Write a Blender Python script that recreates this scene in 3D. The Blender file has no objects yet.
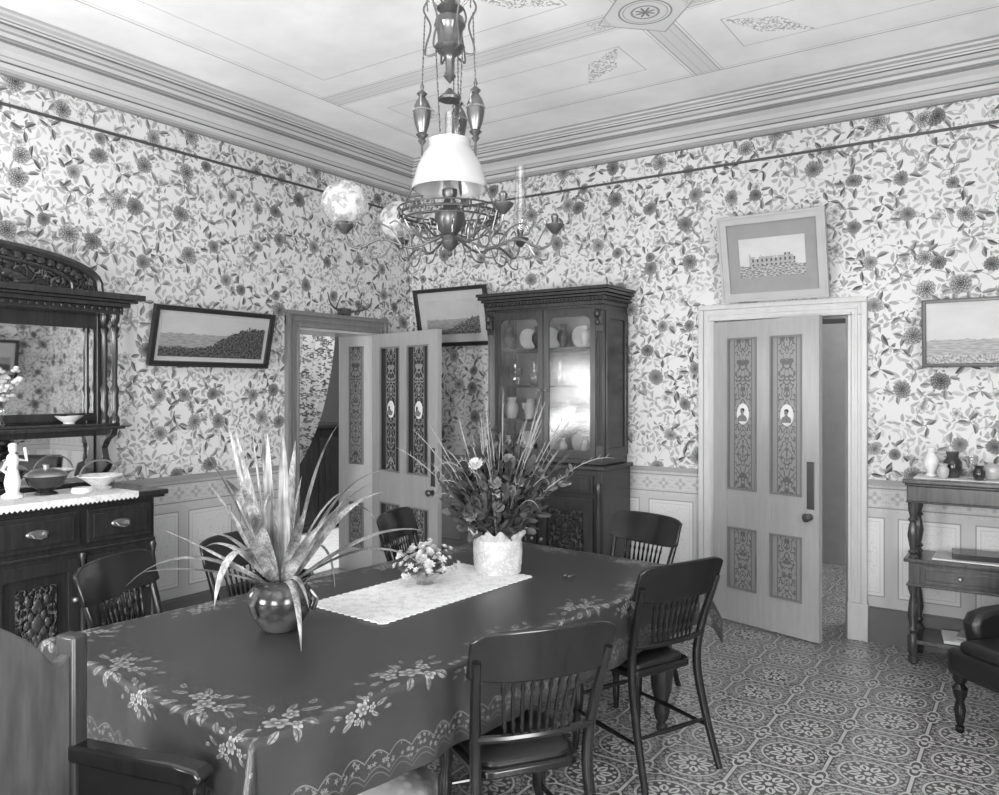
import bpy, math, random
from mathutils import Vector, Matrix, Euler
random.seed(7)
PI=math.pi
# ------------------------------------------------------------------ nodes
class NT:
    def __init__(s,name):
        s.mat=bpy.data.materials.new(name); s.mat.use_nodes=True
        s.t=s.mat.node_tree; s.n=s.t.nodes; s.l=s.t.links
        s.b=s.n['Principled BSDF']; s.out=s.n['Material Output']
    def put(s,sock,v):
        if v is None: return
        if isinstance(v,(int,float)):
            try: sock.default_value=v
            except Exception: sock.default_value=(v,v,v)
        elif isinstance(v,tuple): sock.default_value=v
        else: s.l.new(v,sock)
    def m(s,op,a,b=None,c=None):
        k=s.n.new('ShaderNodeMath'); k.operation=op
        s.put(k.inputs[0],a); s.put(k.inputs[1],b)
        if c is not None: s.put(k.inputs[2],c)
        return k.outputs[0]
    def mix(s,f,a,b):
        k=s.n.new('ShaderNodeMix'); k.data_type='FLOAT'
        s.put(k.inputs[0],f); s.put(k.inputs[2],a); s.put(k.inputs[3],b)
        return k.outputs[0]
    def ss(s,x,a,b,lo=0.0,hi=1.0):
        k=s.n.new('ShaderNodeMapRange'); k.interpolation_type='SMOOTHSTEP'
        s.put(k.inputs['Value'],x)
        k.inputs['From Min'].default_value=a;k.inputs['From Max'].default_value=b
        k.inputs['To Min'].default_value=lo;k.inputs['To Max'].default_value=hi
        return k.outputs[0]
    def pos(s): return s.n.new('ShaderNodeNewGeometry').outputs['Position']
    def objc(s): return s.n.new('ShaderNodeTexCoord').outputs['Object']
    def uv(s): return s.n.new('ShaderNodeTexCoord').outputs['UV']
    def sep(s,v):
        k=s.n.new('ShaderNodeSeparateXYZ'); s.l.new(v,k.inputs[0]); return k.outputs[0],k.outputs[1],k.outputs[2]
    def comb(s,x,y,z=0.0):
        k=s.n.new('ShaderNodeCombineXYZ'); s.put(k.inputs[0],x);s.put(k.inputs[1],y);s.put(k.inputs[2],z); return k.outputs[0]
    def noise(s,v,sc,det=3,rough=.5):
        k=s.n.new('ShaderNodeTexNoise'); s.l.new(v,k.inputs['Vector']); k.inputs['Scale'].default_value=sc
        k.inputs['Detail'].default_value=det; k.inputs['Roughness'].default_value=rough; return k.outputs[0]
    def mapping(s,v,sc):
        k=s.n.new('ShaderNodeMapping'); s.l.new(v,k.inputs[0]); k.inputs['Scale'].default_value=sc; return k.outputs[0]
    def bump(s,h,st=.3,d=.01):
        k=s.n.new('ShaderNodeBump'); k.inputs['Strength'].default_value=st;k.inputs['Distance'].default_value=d
        s.l.new(h,k.inputs['Height']); s.l.new(k.outputs[0],s.b.inputs['Normal'])
    def fin(s,val,rough=.6,spec=.5,metal=0.0):
        k=s.n.new('ShaderNodeCombineColor')
        for i in range(3): s.put(k.inputs[i],val)
        s.l.new(k.outputs[0],s.b.inputs['Base Color'])
        s.put(s.b.inputs['Roughness'],rough); s.b.inputs['Specular IOR Level'].default_value=spec
        s.b.inputs['Metallic'].default_value=metal
        return s.mat
    def warp(s,u,v,sc,amt):
        p=s.comb(u,v); k=s.n.new('ShaderNodeTexNoise'); s.l.new(p,k.inputs['Vector']); k.inputs['Scale'].default_value=sc; k.inputs['Detail'].default_value=1
        c=s.n.new('ShaderNodeSeparateColor'); s.l.new(k.outputs['Color'],c.inputs[0])
        return s.m('ADD',u,s.m('MULTIPLY',s.m('SUBTRACT',c.outputs[0],.5),amt)),s.m('ADD',v,s.m('MULTIPLY',s.m('SUBTRACT',c.outputs[1],.5),amt))
    def cell(s,u,v,sc,rnd,off=0.0,spiral=0.0):
        p=s.comb(s.m('ADD',u,off),s.m('ADD',v,off*1.7),0)
        k=s.n.new('ShaderNodeTexVoronoi'); k.voronoi_dimensions='2D'; k.inputs['Scale'].default_value=sc
        k.inputs['Randomness'].default_value=rnd; s.l.new(p,k.inputs['Vector'])
        d=s.n.new('ShaderNodeVectorMath'); d.operation='SUBTRACT'; s.l.new(p,d.inputs[0]); s.l.new(k.outputs['Position'],d.inputs[1])
        x,y,_=s.sep(d.outputs[0])
        c=s.n.new('ShaderNodeSeparateColor'); s.l.new(k.outputs['Color'],c.inputs[0])
        r=s.m('SQRT',s.m('ADD',s.m('MULTIPLY',x,x),s.m('MULTIPLY',y,y)))
        a=s.m('ADD',s.m('ADD',s.m('ARCTAN2',y,x),s.m('MULTIPLY',c.outputs[0],6.283)),20.0)
        if spiral: a=s.m('ADD',a,s.m('MULTIPLY',r,spiral))
        return x,y,r,a,c.outputs[0],c.outputs[1],c.outputs[2]
    def fold(s,r,a,k):
        w=2*PI/k
        aa=s.m('SUBTRACT',s.m('FLOORED_MODULO',a,w),w/2)
        return s.m('MULTIPLY',r,s.m('COSINE',aa)),s.m('MULTIPLY',r,s.m('SINE',aa))
    def leaf(s,lx,ly,L0,hl,hw):
        e=s.m('DIVIDE',s.m('SUBTRACT',lx,L0),hl); e=s.m('MULTIPLY',e,e)
        return s.m('LESS_THAN',s.m('ADD',e,s.m('DIVIDE',s.m('ABSOLUTE',ly),hw)),1.0)

def AND(n,a,b): return n.m('MULTIPLY',a,b)

def wallpaper(n,u0,v0,bg=.62):
    val=n.mix(n.noise(n.comb(u0,v0),1.2,2),bg*.92,bg*1.08)
    u,v=n.warp(u0,v0,9,.045)
    # pale ghost foliage behind
    x,y,r,a,c1,c2,c3=n.cell(u,v,8.0,.85,3.3,7.0)
    lx,ly=n.fold(r,a,5)
    lf=n.leaf(lx,ly,.040,.030,.0115)
    val=n.mix(lf,val,n.mix(c2,bg*.50,bg*.78))
    x,y,r,a,c1,c2,c3=n.cell(u,v,12,.9,6.3,6.0)
    lx,ly=n.fold(r,a,3)
    lf=n.leaf(lx,ly,.024,.019,.0065)
    lf=AND(n,lf,n.m('GREATER_THAN',c2,.40))
    val=n.mix(lf,val,n.mix(c3,.2,.40))
    # winding stems
    nz=n.noise(n.comb(u,v),4.4,1,.4)
    st=n.m('LESS_THAN',n.m('ABSOLUTE',n.m('SUBTRACT',nz,.5)),.0028)
    val=n.mix(AND(n,st,.75),val,.2)
    # pale open blossoms with outline
    x,y,r,a,c1,c2,c3=n.cell(u,v,4.2,.8,12.9)
    ed=n.m('ADD',.033,n.m('MULTIPLY',.007,n.m('COSINE',n.m('MULTIPLY',a,6.0))))
    fl=n.m('LESS_THAN',r,ed)
    inn=n.m('LESS_THAN',r,n.m('SUBTRACT',ed,.004))
    ray=n.m('GREATER_THAN',n.m('COSINE',n.m('MULTIPLY',a,18.0)),.5)
    pv=n.mix(inn,.24,n.mix(n.ss(r,.003,.028),.18,n.mix(ray,.62,.40)))
    val=n.mix(AND(n,fl,n.m('GREATER_THAN',c2,.3)),val,pv)
    # leaf clusters
    x,y,r,a,c1,c2,c3=n.cell(u,v,6.4,.9,0.7,5.0)
    lx,ly=n.fold(r,a,3)
    lf=n.leaf(lx,ly,.043,.034,.0135)
    lf=AND(n,lf,n.m('GREATER_THAN',c2,.28))
    tone=n.mix(c3,.05,.22)
    lv=n.mix(n.m('GREATER_THAN',ly,0.0),tone,n.m('ADD',tone,.13))
    stem=AND(n,AND(n,n.m('LESS_THAN',n.m('ABSOLUTE',ly),.0018),n.m('LESS_THAN',lx,.03)),n.m('GREATER_THAN',c2,.28))
    val=n.mix(stem,val,.15)
    val=n.mix(lf,val,lv)
    # dahlia flowers with surrounding leaves
    x,y,r,a,c1,c2,c3=n.cell(u,v,3.6,.8,9.1)
    a2=n.m('ADD',a,n.m('MULTIPLY',r,4.0))
    lx,ly=n.fold(r,a2,4)
    lf=n.leaf(lx,ly,.083,.032,.014)
    lf=AND(n,lf,n.m('GREATER_THAN',c3,.25))
    tone=n.mix(c2,.06,.18)
    val=n.mix(lf,val,n.mix(n.m('GREATER_THAN',ly,0.0),tone,n.m('ADD',tone,.14)))
    R=n.m('MULTIPLY',n.m('ADD',.80,n.m('MULTIPLY',c2,.38)),.052)
    for sc_,k_,ph_ in((1.0,13.0,0.0),(.80,12.0,.7),(.60,11.0,1.9),(.40,8.0,.3),(.2,6.0,1.0)):
        Rr=n.m('MULTIPLY',R,sc_)
        pc=n.m('ABSOLUTE',n.m('COSINE',n.m('MULTIPLY',n.m('ADD',a,ph_),k_/2)))
        ed=n.m('MULTIPLY',Rr,n.m('ADD',.84,n.m('MULTIPLY',.16,pc)))
        msk=n.m('LESS_THAN',r,ed)
        q=n.m('DIVIDE',r,ed)
        t_=n.ss(q,.68,.99,.05,.30)
        t_=n.m('MULTIPLY',t_,n.mix(pc,.45,1.1))
        t_=n.m('MULTIPLY',t_,n.mix(c1,.75,1.5))
        val=n.mix(msk,val,t_)
    return val

def wall_mat(name,axis):
    n=NT(name); x,y,z=n.sep(n.pos()); u=y if axis=='y' else x
    wp=wallpaper(n,u,z)
    fz=n.m('SUBTRACT',z,.915)
    fu=n.m('SUBTRACT',n.m('FLOORED_MODULO',n.m('ADD',u,50.0),.13),.065)
    rr=n.m('SQRT',n.m('ADD',n.m('MULTIPLY',fz,fz),n.m('MULTIPLY',fu,fu)))
    an=n.m('ARCTAN2',fz,fu)
    rose=n.m('LESS_THAN',rr,n.m('ADD',.028,n.m('MULTIPLY',.012,n.m('COSINE',n.m('MULTIPLY',an,4.0)))))
    rose=n.m('SUBTRACT',rose,n.m('LESS_THAN',rr,.013))
    ob=n.m('LESS_THAN',n.m('ABSOLUTE',n.m('SUBTRACT',n.noise(n.comb(n.m('ABSOLUTE',fu),n.m('ABSOLUTE',fz)),40,1),.5)),.04)
    fr=n.mix(AND(n,ob,.6),.50,.36)
    fr=n.mix(rose,fr,.34)
    fr=n.mix(n.m('LESS_THAN',n.m('ABSOLUTE',n.m('SUBTRACT',n.m('ABSOLUTE',fz),.062)),.004),fr,.24)
    pu=n.m('ABSOLUTE',n.m('SUBTRACT',n.m('FLOORED_MODULO',n.m('ADD',u,50.2),.42),.21))
    pz=n.m('ABSOLUTE',n.m('SUBTRACT',z,.54))
    d=n.m('MAXIMUM',n.m('SUBTRACT',pu,.17),n.m('SUBTRACT',pz,.25))
    pan=n.mix(n.m('LESS_THAN',d,0.0),.46,.60)
    pan=n.mix(n.m('LESS_THAN',n.m('ABSOLUTE',d),.004),pan,.28)
    pan=n.mix(n.m('LESS_THAN',n.m('ABSOLUTE',n.m('ADD',d,.025)),.002),pan,.42)
    orn=n.m('LESS_THAN',n.m('ABSOLUTE',n.m('SUBTRACT',n.noise(n.comb(pu,pz),30,1),.5)),.02)
    pan=n.mix(AND(n,AND(n,orn,n.m('LESS_THAN',d,-.04)),.5),pan,.42)
    da=n.mix(n.m('GREATER_THAN',z,.83),pan,fr)
    val=n.mix(n.m('GREATER_THAN',z,1.0),da,wp)
    return n.fin(val,.65,.3)

def plain(name,v,rough=.6,spec=.4,metal=0.0,var=.12,sc=12):
    n=NT(name); nz=n.noise(n.objc(),sc,3)
    return n.fin(n.mix(nz,v*(1-var),v*(1+var)),rough,spec,metal)
def wood(name,a,b,rough=.35,sc=(3,3,28),spec=.5):
    n=NT(name); nz=n.noise(n.mapping(n.objc(),sc),2.0,4,.6)
    r=n.ss(nz,.25,.75)
    return n.fin(n.mix(r,a,b),rough,spec)
M={}
M['wallA']=wall_mat('floral_wallpaper_y','y'); M['wallB']=wall_mat('floral_wallpaper_x','x')
M['oak']=wood('dark_oak',.018,.032,.25,(26,26,3))
M['mahog']=wood('mahogany',.020,.036,.24,(20,20,2.5))
M['tablewood']=wood('side_table_wood',.035,.065,.24,(20,20,2.5))
M['bookwood']=wood('bookcase_wood',.020,.034,.27,(20,20,2.5))
M['chairwood']=wood('chair_wood',.007,.013,.18,(20,20,3))
M['armwood']=wood('armchair_wood',.045,.085,.40,(14,14,2))
M['armpost']=wood('armchair_post_wood',.022,.035,.32,(20,20,3))
M['leather']=plain('leather',.012,.35,.5)
M['doorpaint']=wood('door_paint',.32,.36,.22,(20,20,2))
M['trimpaint']=wood('trim_paint',.48,.53,.3,(14,14,3))
M['trimdark']=wood('trim_dark',.16,.20,.4,(14,14,3))
M['skirt']=plain('skirting',.12,.4)
M['rail']=plain('picture_rail_dark',.06,.5)
def cornice_mat():
    n=NT('cornice_paint_with_shade'); x,y,z=n.sep(n.pos())
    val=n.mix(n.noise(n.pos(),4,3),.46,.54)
    for a,b,c in((3.345,3.368,.26),(3.400,3.412,.17),(3.484,3.500,.22),(3.518,3.528,.28),(3.549,3.556,.20),(3.428,3.434,.3)):  # dark bands put the shade between mouldings into the colour
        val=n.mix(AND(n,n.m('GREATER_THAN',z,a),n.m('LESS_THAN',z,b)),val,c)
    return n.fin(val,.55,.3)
M['cornice']=cornice_mat()
M['brass']=plain('aged_bronze',.11,.35,.5,.7)
M['brassdk']=plain('dark_bronze',.16,.32,.5,.8)
M['brasslt']=plain('bright_brass',.42,.3,.5,.8)
M['white']=plain('white_porcelain',.7,.3)
def milk():
    n=NT('milk_glass')
    nz=n.noise(n.objc(),8,2)
    return n.fin(n.mix(nz,.38,.48),.22,.5)
M['milk']=milk()
M['paper']=plain('paper',.6,.8)
M['blossomW']=plain('white_petals',.55,.7,.2,0,.35,40)
M['blossomM']=plain('grey_petals',.20,.7,.2,0,.45,40)
M['blossomD']=plain('dark_petals',.018,.7,.2,0,.4,40)
M['leafdk']=plain('green_leaf',.055,.5,.4,0,.7,14)
def strapmat():
    n=NT('strap_leaf'); nz=n.noise(n.objc(),9,2); st=n.noise(n.mapping(n.objc(),(120,120,6)),1.0,1)
    v=n.m('MULTIPLY',n.mix(n.ss(nz,.3,.7),.09,.40),n.mix(n.ss(st,.4,.6),.72,1.25))
    return n.fin(v,.30,.5)
M['leaflt']=strapmat()
M['grass']=plain('dry_grass',.32,.7,.2,0,.5,20)
M['gilt']=plain('gilt_frame',.38,.4)
M['frame']=wood('black_frame',.015,.03,.3)
M['mount']=plain('picture_mount',.42,.8)
M['mountdk']=plain('picture_mount_grey',.27,.8)
def mirror():
    n=NT('mirror_glass'); return n.fin(.85,.02,.5,1.0)
M['mirror']=mirror()
def glass(name,f,col=.9,rough=.03):
    n=NT(name); n.n.remove(n.b)
    t=n.n.new('ShaderNodeBsdfTransparent'); t.inputs[0].default_value=(col,col,col,1)
    g=n.n.new('ShaderNodeBsdfGlossy'); g.inputs['Roughness'].default_value=rough
    mx=n.n.new('ShaderNodeMixShader')
    nz=n.noise(n.objc(),3,1); n.l.new(n.mix(nz,f*.8,f*1.2),mx.inputs[0])
    n.l.new(t.outputs[0],mx.inputs[1]); n.l.new(g.outputs[0],mx.inputs[2]); n.l.new(mx.outputs[0],n.out.inputs[0])
    return n.mat
M['glass']=glass('window_glass',.12,.95,.12)
M['clear']=glass('clear_glass',.22)
def etched():
    n=NT('etched_globe_glass'); n.n.remove(n.b)
    t=n.n.new('ShaderNodeBsdfTransparent'); d=n.n.new('ShaderNodeBsdfPrincipled')
    t.inputs[0].default_value=(.8,.8,.8,1)
    d.inputs['Base Color'].default_value=(.5,.5,.5,1); d.inputs['Roughness'].default_value=.2
    nz=n.noise(n.objc(),26,2)
    f=n.ss(nz,.42,.58,.35,.8)
    mx=n.n.new('ShaderNodeMixShader'); n.l.new(f,mx.inputs[0]); n.l.new(t.outputs[0],mx.inputs[1]); n.l.new(d.outputs[0],mx.inputs[2])
    n.l.new(mx.outputs[0],n.out.inputs[0]); return n.mat
M['etched']=etched()
def floor_mat():
    n=NT('patterned_floorcloth'); x,y,z=n.sep(n.pos()); P=.32
    def tile(o,PP=P):
        fx=n.m('SUBTRACT',n.m('FLOORED_MODULO',n.m('ADD',x,60.0+o),PP),PP/2)
        fy=n.m('SUBTRACT',n.m('FLOORED_MODULO',n.m('ADD',y,60.0+o),PP),PP/2)
        r=n.m('SQRT',n.m('ADD',n.m('MULTIPLY',fx,fx),n.m('MULTIPLY',fy,fy)))
        return fx,fy,r,n.m('ADD',n.m('ARCTAN2',fy,fx),20*PI)
    fx,fy,r,a=tile(0.0)
    gx,gy,r2,a2=tile(P/2)
    A=n.m('ABSOLUTE',fx); B=n.m('ABSOLUTE',fy); mxx=n.m('MAXIMUM',A,B); mnn=n.m('MINIMUM',A,B)
    val=n.mix(n.noise(n.comb(x,y),2,2),.30,.38)
    # symmetric scrollwork ground inside each tile
    sp=n.m('LESS_THAN',n.m('ABSOLUTE',n.m('SUBTRACT',n.noise(n.comb(mxx,mnn),36,1),.5)),.055)
    val=n.mix(AND(n,sp,.95),val,.07)
    # round medallion
    val=n.mix(n.m('LESS_THAN',r,.118),val,.52)
    val=n.mix(n.m('LESS_THAN',r,.108),val,.09)
    lx,ly=n.fold(r,a,16)
    val=n.mix(n.leaf(lx,ly,.094,.010,.009),val,.50)
    lx,ly=n.fold(r,a,8)
    val=n.mix(n.leaf(lx,ly,.056,.030,.019),val,.56)
    val=n.mix(AND(n,n.leaf(lx,ly,.056,.020,.006),1.0),val,.10)
    val=n.mix(n.m('LESS_THAN',r,.024),val,.08)
    val=n.mix(n.m('LESS_THAN',r,.015),val,.55)
    # quatrefoil at the tile corners
    q=n.m('ADD',.050,n.m('MULTIPLY',.020,n.m('COSINE',n.m('MULTIPLY',a2,4.0))))
    val=n.mix(n.m('LESS_THAN',r2,n.m('ADD',q,.012)),val,.55)
    val=n.mix(n.m('LESS_THAN',r2,q),val,.08)
    val=n.mix(n.m('LESS_THAN',r2,n.m('MULTIPLY',q,.62)),val,.50)
    val=n.mix(n.m('LESS_THAN',r2,.013),val,.08)
    # bands between
    edge=n.m('MINIMUM',n.m('ABSOLUTE',gx),n.m('ABSOLUTE',gy))
    out=n.m('GREATER_THAN',r2,.082)
    val=n.mix(AND(n,n.m('LESS_THAN',edge,.013),out),val,.08)
    val=n.mix(AND(n,n.m('LESS_THAN',edge,.007),out),val,.52)
    rg=n.m('ADD',.22,n.m('MULTIPLY',n.noise(n.comb(x,y),3,3),.14))
    return n.fin(n.m('MULTIPLY',val,.86),rg,.7)
M['floor']=floor_mat()
def ceil_mat():
    n=NT('painted_ceiling'); x,y,z=n.sep(n.pos())
    val=n.mix(n.ss(n.noise(n.comb(x,y),1.6,5,.6),.3,.7),.84,.97)
    ax=n.m('ABSOLUTE',n.m('SUBTRACT',x,3.05)); ay=n.m('ABSOLUTE',n.m('ADD',y,1.68))
    mn=n.m('MINIMUM',ax,ay)
    bd=n.m('MINIMUM',n.m('SUBTRACT',x,.72),n.m('SUBTRACT',n.m('MULTIPLY',y,-1.0),.72))
    ins=n.m('GREATER_THAN',bd,0.0)
    val=n.mix(AND(n,ins,n.m('LESS_THAN',mn,.075)),val,.78)
    for dd,w,c in((.075,.004,.38),(.095,.0025,.5),(.03,.0025,.55)):
        val=n.mix(AND(n,ins,AND(n,n.m('LESS_THAN',n.m('ABSOLUTE',n.m('SUBTRACT',mn,dd)),w),.8)),val,c)
    for dd,w,c in((0.0,.005,.38),(.03,.0025,.5)):
        val=n.mix(AND(n,n.m('LESS_THAN',n.m('ABSOLUTE',n.m('SUBTRACT',bd,dd)),w),.8),val,c)
    q=n.m('MINIMUM',n.m('SUBTRACT',mn,.30),n.m('SUBTRACT',bd,.26))
    val=n.mix(AND(n,n.m('LESS_THAN',n.m('ABSOLUTE',q),.0035),.8),val,.5)
    r=n.m('SQRT',n.m('ADD',n.m('MULTIPLY',ax,ax),n.m('MULTIPLY',ay,ay))); a=n.m('ARCTAN2',ay,ax)
    dm=n.m('ADD',ax,ay)
    val=n.mix(n.m('LESS_THAN',dm,.27),val,.78)
    val=n.mix(n.m('LESS_THAN',n.m('ABSOLUTE',n.m('SUBTRACT',dm,.27)),.006),val,.42)
    for dd,w,c in((.135,.005,.30),(.115,.003,.45),(.07,.006,.34)):
        val=n.mix(n.m('LESS_THAN',n.m('ABSOLUTE',n.m('SUBTRACT',r,dd)),w),val,c)
    val=n.mix(n.m('LESS_THAN',r,n.m('ADD',.035,n.m('MULTIPLY',.02,n.m('COSINE',n.m('MULTIPLY',a,8.0))))),val,.25)
    def orn(ox,oy,L,W):
        u=n.m('ADD',ox,oy); v=n.m('SUBTRACT',ox,oy)
        el=n.m('LESS_THAN',n.m('ADD',n.m('ABSOLUTE',n.m('MULTIPLY',u,1/L)),n.m('ABSOLUTE',n.m('MULTIPLY',v,1/W))),1.0)
        nz=n.m('LESS_THAN',n.m('ABSOLUTE',n.m('SUBTRACT',n.noise(n.comb(u,n.m('ABSOLUTE',v)),20,2),.5)),.035)
        return AND(n,AND(n,el,nz),.85)
    val=n.mix(orn(n.m('SUBTRACT',ax,.50),n.m('SUBTRACT',ay,.50),.40,.13),val,.36)
    val=n.mix(orn(n.m('SUBTRACT',x,1.12),n.m('SUBTRACT',n.m('MULTIPLY',y,-1.0),1.12),.24,.13),val,.38)
    val=n.mix(AND(n,orn(n.m('SUBTRACT',ax,.26),n.m('SUBTRACT',ay,.0),.12,.12),.8),val,.45)
    return n.fin(val,.6,.2)
M['ceil']=ceil_mat()
W2,L2,DROP=.615,1.19,.265
def cloth_mat():
    n=NT('damask_tablecloth'); u0,v0,_=n.sep(n.uv())
    dx=n.m('SUBTRACT',W2+DROP,n.m('ABSOLUTE',u0)); dy=n.m('SUBTRACT',L2+DROP,n.m('ABSOLUTE',v0))
    d=n.m('MINIMUM',dx,dy); sel=n.m('LESS_THAN',dx,dy); al=n.mix(sel,u0,v0)
    u,v=n.warp(u0,v0,16,.03)
    val=n.mix(n.noise(n.comb(u,v),5,3),.026,.042)
    w_=.085
    sc=n.m('MULTIPLY',.026,n.m('ABSOLUTE',n.m('SINE',n.m('MULTIPLY',al,PI/w_))))
    dd_=n.m('SUBTRACT',d,sc)
    band=AND(n,n.m('GREATER_THAN',dd_,.030),n.m('LESS_THAN',dd_,.070))
    x,y,r,a,c1,c2,c3=n.cell(u,v,42,.7,4.1)
    lx,ly=n.fold(r,a,5)
    dots=n.m('LESS_THAN',r,n.m('ADD',.0060,n.m('MULTIPLY',.0025,n.m('COSINE',n.m('MULTIPLY',a,5.0)))))
    val=n.mix(AND(n,band,AND(n,dots,.85)),val,.16)
    for off,w,c in((.074,.0022,.15),(.027,.0018,.11),(.012,.0016,.10)):
        ln=n.m('LESS_THAN',n.m('ABSOLUTE',n.m('SUBTRACT',dd_,off)),w)
        val=n.mix(AND(n,ln,.8),val,c)
    def spray(val,P,off,dc,flip,S):
        uu,vv=n.warp(al,d,9,.05)
        lx=n.m('DIVIDE',n.m('SUBTRACT',n.m('FLOORED_MODULO',n.m('ADD',uu,30.0+off),P),P/2),S)
        ly=n.m('DIVIDE',n.m('SUBTRACT',vv,dc),S*flip)
        tone=n.ss(n.noise(n.comb(u,v),60,1),.35,.65,.09,.22)
        def LF(cx,cy,ang,hl,hw):
            X=n.m('SUBTRACT',lx,cx);Y=n.m('SUBTRACT',ly,cy);c,s=math.cos(ang),math.sin(ang)
            e=n.m('DIVIDE',n.m('ADD',n.m('MULTIPLY',X,c),n.m('MULTIPLY',Y,s)),hl); f=n.m('ABSOLUTE',n.m('DIVIDE',n.m('SUBTRACT',n.m('MULTIPLY',Y,c),n.m('MULTIPLY',X,s)),hw))
            q=n.m('ADD',n.m('MULTIPLY',e,e),f)
            return AND(n,n.m('LESS_THAN',q,1.0),n.m('GREATER_THAN',f,.13))
        for cx,cy,ang,hl,hw in((.085,.045,.5,.030,.012),(.115,.005,-.2,.028,.011),(.075,-.055,-.7,.032,.012),(.02,-.075,-1.4,.026,.011),(-.045,-.06,.8,.030,.012),(-.10,-.045,.3,.028,.011),(-.125,.005,0.1,.030,.010),(-.075,.055,-.7,.030,.012),(0.0,.072,1.5,.028,.012),(.145,-.045,-.5,.022,.008),(.15,.045,.4,.022,.008),(-.155,.04,-.4,.022,.008),(.045,.09,1.0,.02,.008)):
            val=n.mix(LF(cx,cy,ang,hl,hw),val,tone)
        for cx,cy,R,k in((0,0,.036,6.0),(.062,.012,.024,5.0),(-.062,.018,.026,5.0),(.03,-.045,.021,5.0),(-.03,.05,.018,5.0)):
            X=n.m('SUBTRACT',lx,cx);Y=n.m('SUBTRACT',ly,cy)
            r=n.m('SQRT',n.m('ADD',n.m('MULTIPLY',X,X),n.m('MULTIPLY',Y,Y)));a=n.m('ARCTAN2',Y,X)
            pc=n.m('ABSOLUTE',n.m('COSINE',n.m('MULTIPLY',a,k/2)))
            ed=n.m('MULTIPLY',R,n.m('ADD',.62,n.m('MULTIPLY',.38,pc)))
            q=n.m('DIVIDE',r,ed)
            t=n.mix(n.m('LESS_THAN',r,R*.2),n.m('MULTIPLY',n.ss(q,.2,.9,.07,.27),n.mix(pc,.5,1.1)),.27)
            val=n.mix(n.m('LESS_THAN',q,1.0),val,t)
        return val
    val=spray(val,.47,0.0,.31,1.0,1.0)
    val=spray(val,.47,.235,.235,-1.0,.62)
    n.bump(n.noise(n.comb(u,v),260,2),.25,.002)
    return n.fin(val,.38,.6)
M['cloth']=cloth_mat()
def lace_mat(name,a,b,sc):
    n=NT(name); p=n.objc(); k=n.n.new('ShaderNodeTexVoronoi'); k.inputs['Scale'].default_value=sc; n.l.new(p,k.inputs['Vector'])
    f=n.ss(k.outputs['Distance'],.2,.5)
    nz=n.ss(n.noise(p,sc*.25,2),.4,.65)
    return n.fin(n.mix(n.m('MULTIPLY',f,n.m('ADD',.35,n.m('MULTIPLY',nz,.65))),a,b),.8,.2)
M['lace']=lace_mat('lace_cloth',.82,.60,95)
M['wrap']=lace_mat('crepe_wrap',.60,.42,70)
M['hassock']=lace_mat('hassock_fabric',.5,.25,24)
def curtain_mat():
    n=NT('printed_curtain'); x0,y0,z0=n.sep(n.objc()); y,z=n.warp(y0,z0,16,.05)
    a,b,r,an,c1,c2,c3=n.cell(y,z,14,.85,1.0)
    ed=n.m('ADD',.020,n.m('MULTIPLY',.006,n.m('COSINE',n.m('MULTIPLY',an,5.0))))
    val=n.mix(n.m('LESS_THAN',r,ed),.68,n.mix(c2,.08,.22))
    val=n.mix(n.m('LESS_THAN',r,.007),val,.60)
    a,b,r,an,c1,c2,c3=n.cell(y,z,19,.9,4.0)
    lx,ly=n.fold(r,an,3); lf=n.leaf(lx,ly,.018,.012,.006)
    val=n.mix(lf,val,.25)
    n.fin(val,.8,.2)
    tr=n.n.new('ShaderNodeBsdfTranslucent')
    k=n.n.new('ShaderNodeCombineColor')
    for i in range(3): n.l.new(val,k.inputs[i])
    n.l.new(k.outputs[0],tr.inputs[0]); mx=n.n.new('ShaderNodeMixShader'); nz=n.noise(n.objc(),4,1); n.l.new(n.mix(nz,.35,.45),mx.inputs[0])
    n.l.new(n.b.outputs[0],mx.inputs[1]); n.l.new(tr.outputs[0],mx.inputs[2]); n.l.new(mx.outputs[0],n.out.inputs[0])
    return n.mat
M['curtain']=curtain_mat()
def panel_mat(name,base,orn,sc=26):
    n=NT(name); x,y,z=n.sep(n.objc()); ax=n.m('ABSOLUTE',x); v=n.comb(n.m('MULTIPLY',ax,1.4),z)
    k=n.m('LESS_THAN',n.m('ABSOLUTE',n.m('SUBTRACT',n.noise(v,sc,1),.5)),.05)
    k=AND(n,k,n.m('LESS_THAN',ax,.062))
    k=n.m('MAXIMUM',k,n.m('LESS_THAN',n.m('ABSOLUTE',n.m('SUBTRACT',ax,.068)),.003))
    return n.fin(n.mix(k,base,orn),.3,.4)
M['panelD']=panel_mat('painted_panel_dark',.030,.26,20); M['panelL']=panel_mat('painted_panel_light',.25,.11,20)
M['panelR']=panel_mat('reveal_panel',.22,.07,20)
def carve():
    n=NT('carved_wood'); x,y,z=n.sep(n.objc()); ax=n.m('ABSOLUTE',x)
    nz=n.noise(n.comb(n.m('MULTIPLY',ax,1.3),z),24,1); f=n.m('ABSOLUTE',n.m('SUBTRACT',nz,.5)); n.bump(n.ss(f,.0,.12),1.0,.03)
    return n.fin(n.mix(n.ss(f,.02,.08),.10,.018),.3,.5)
M['carve']=carve()
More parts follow.
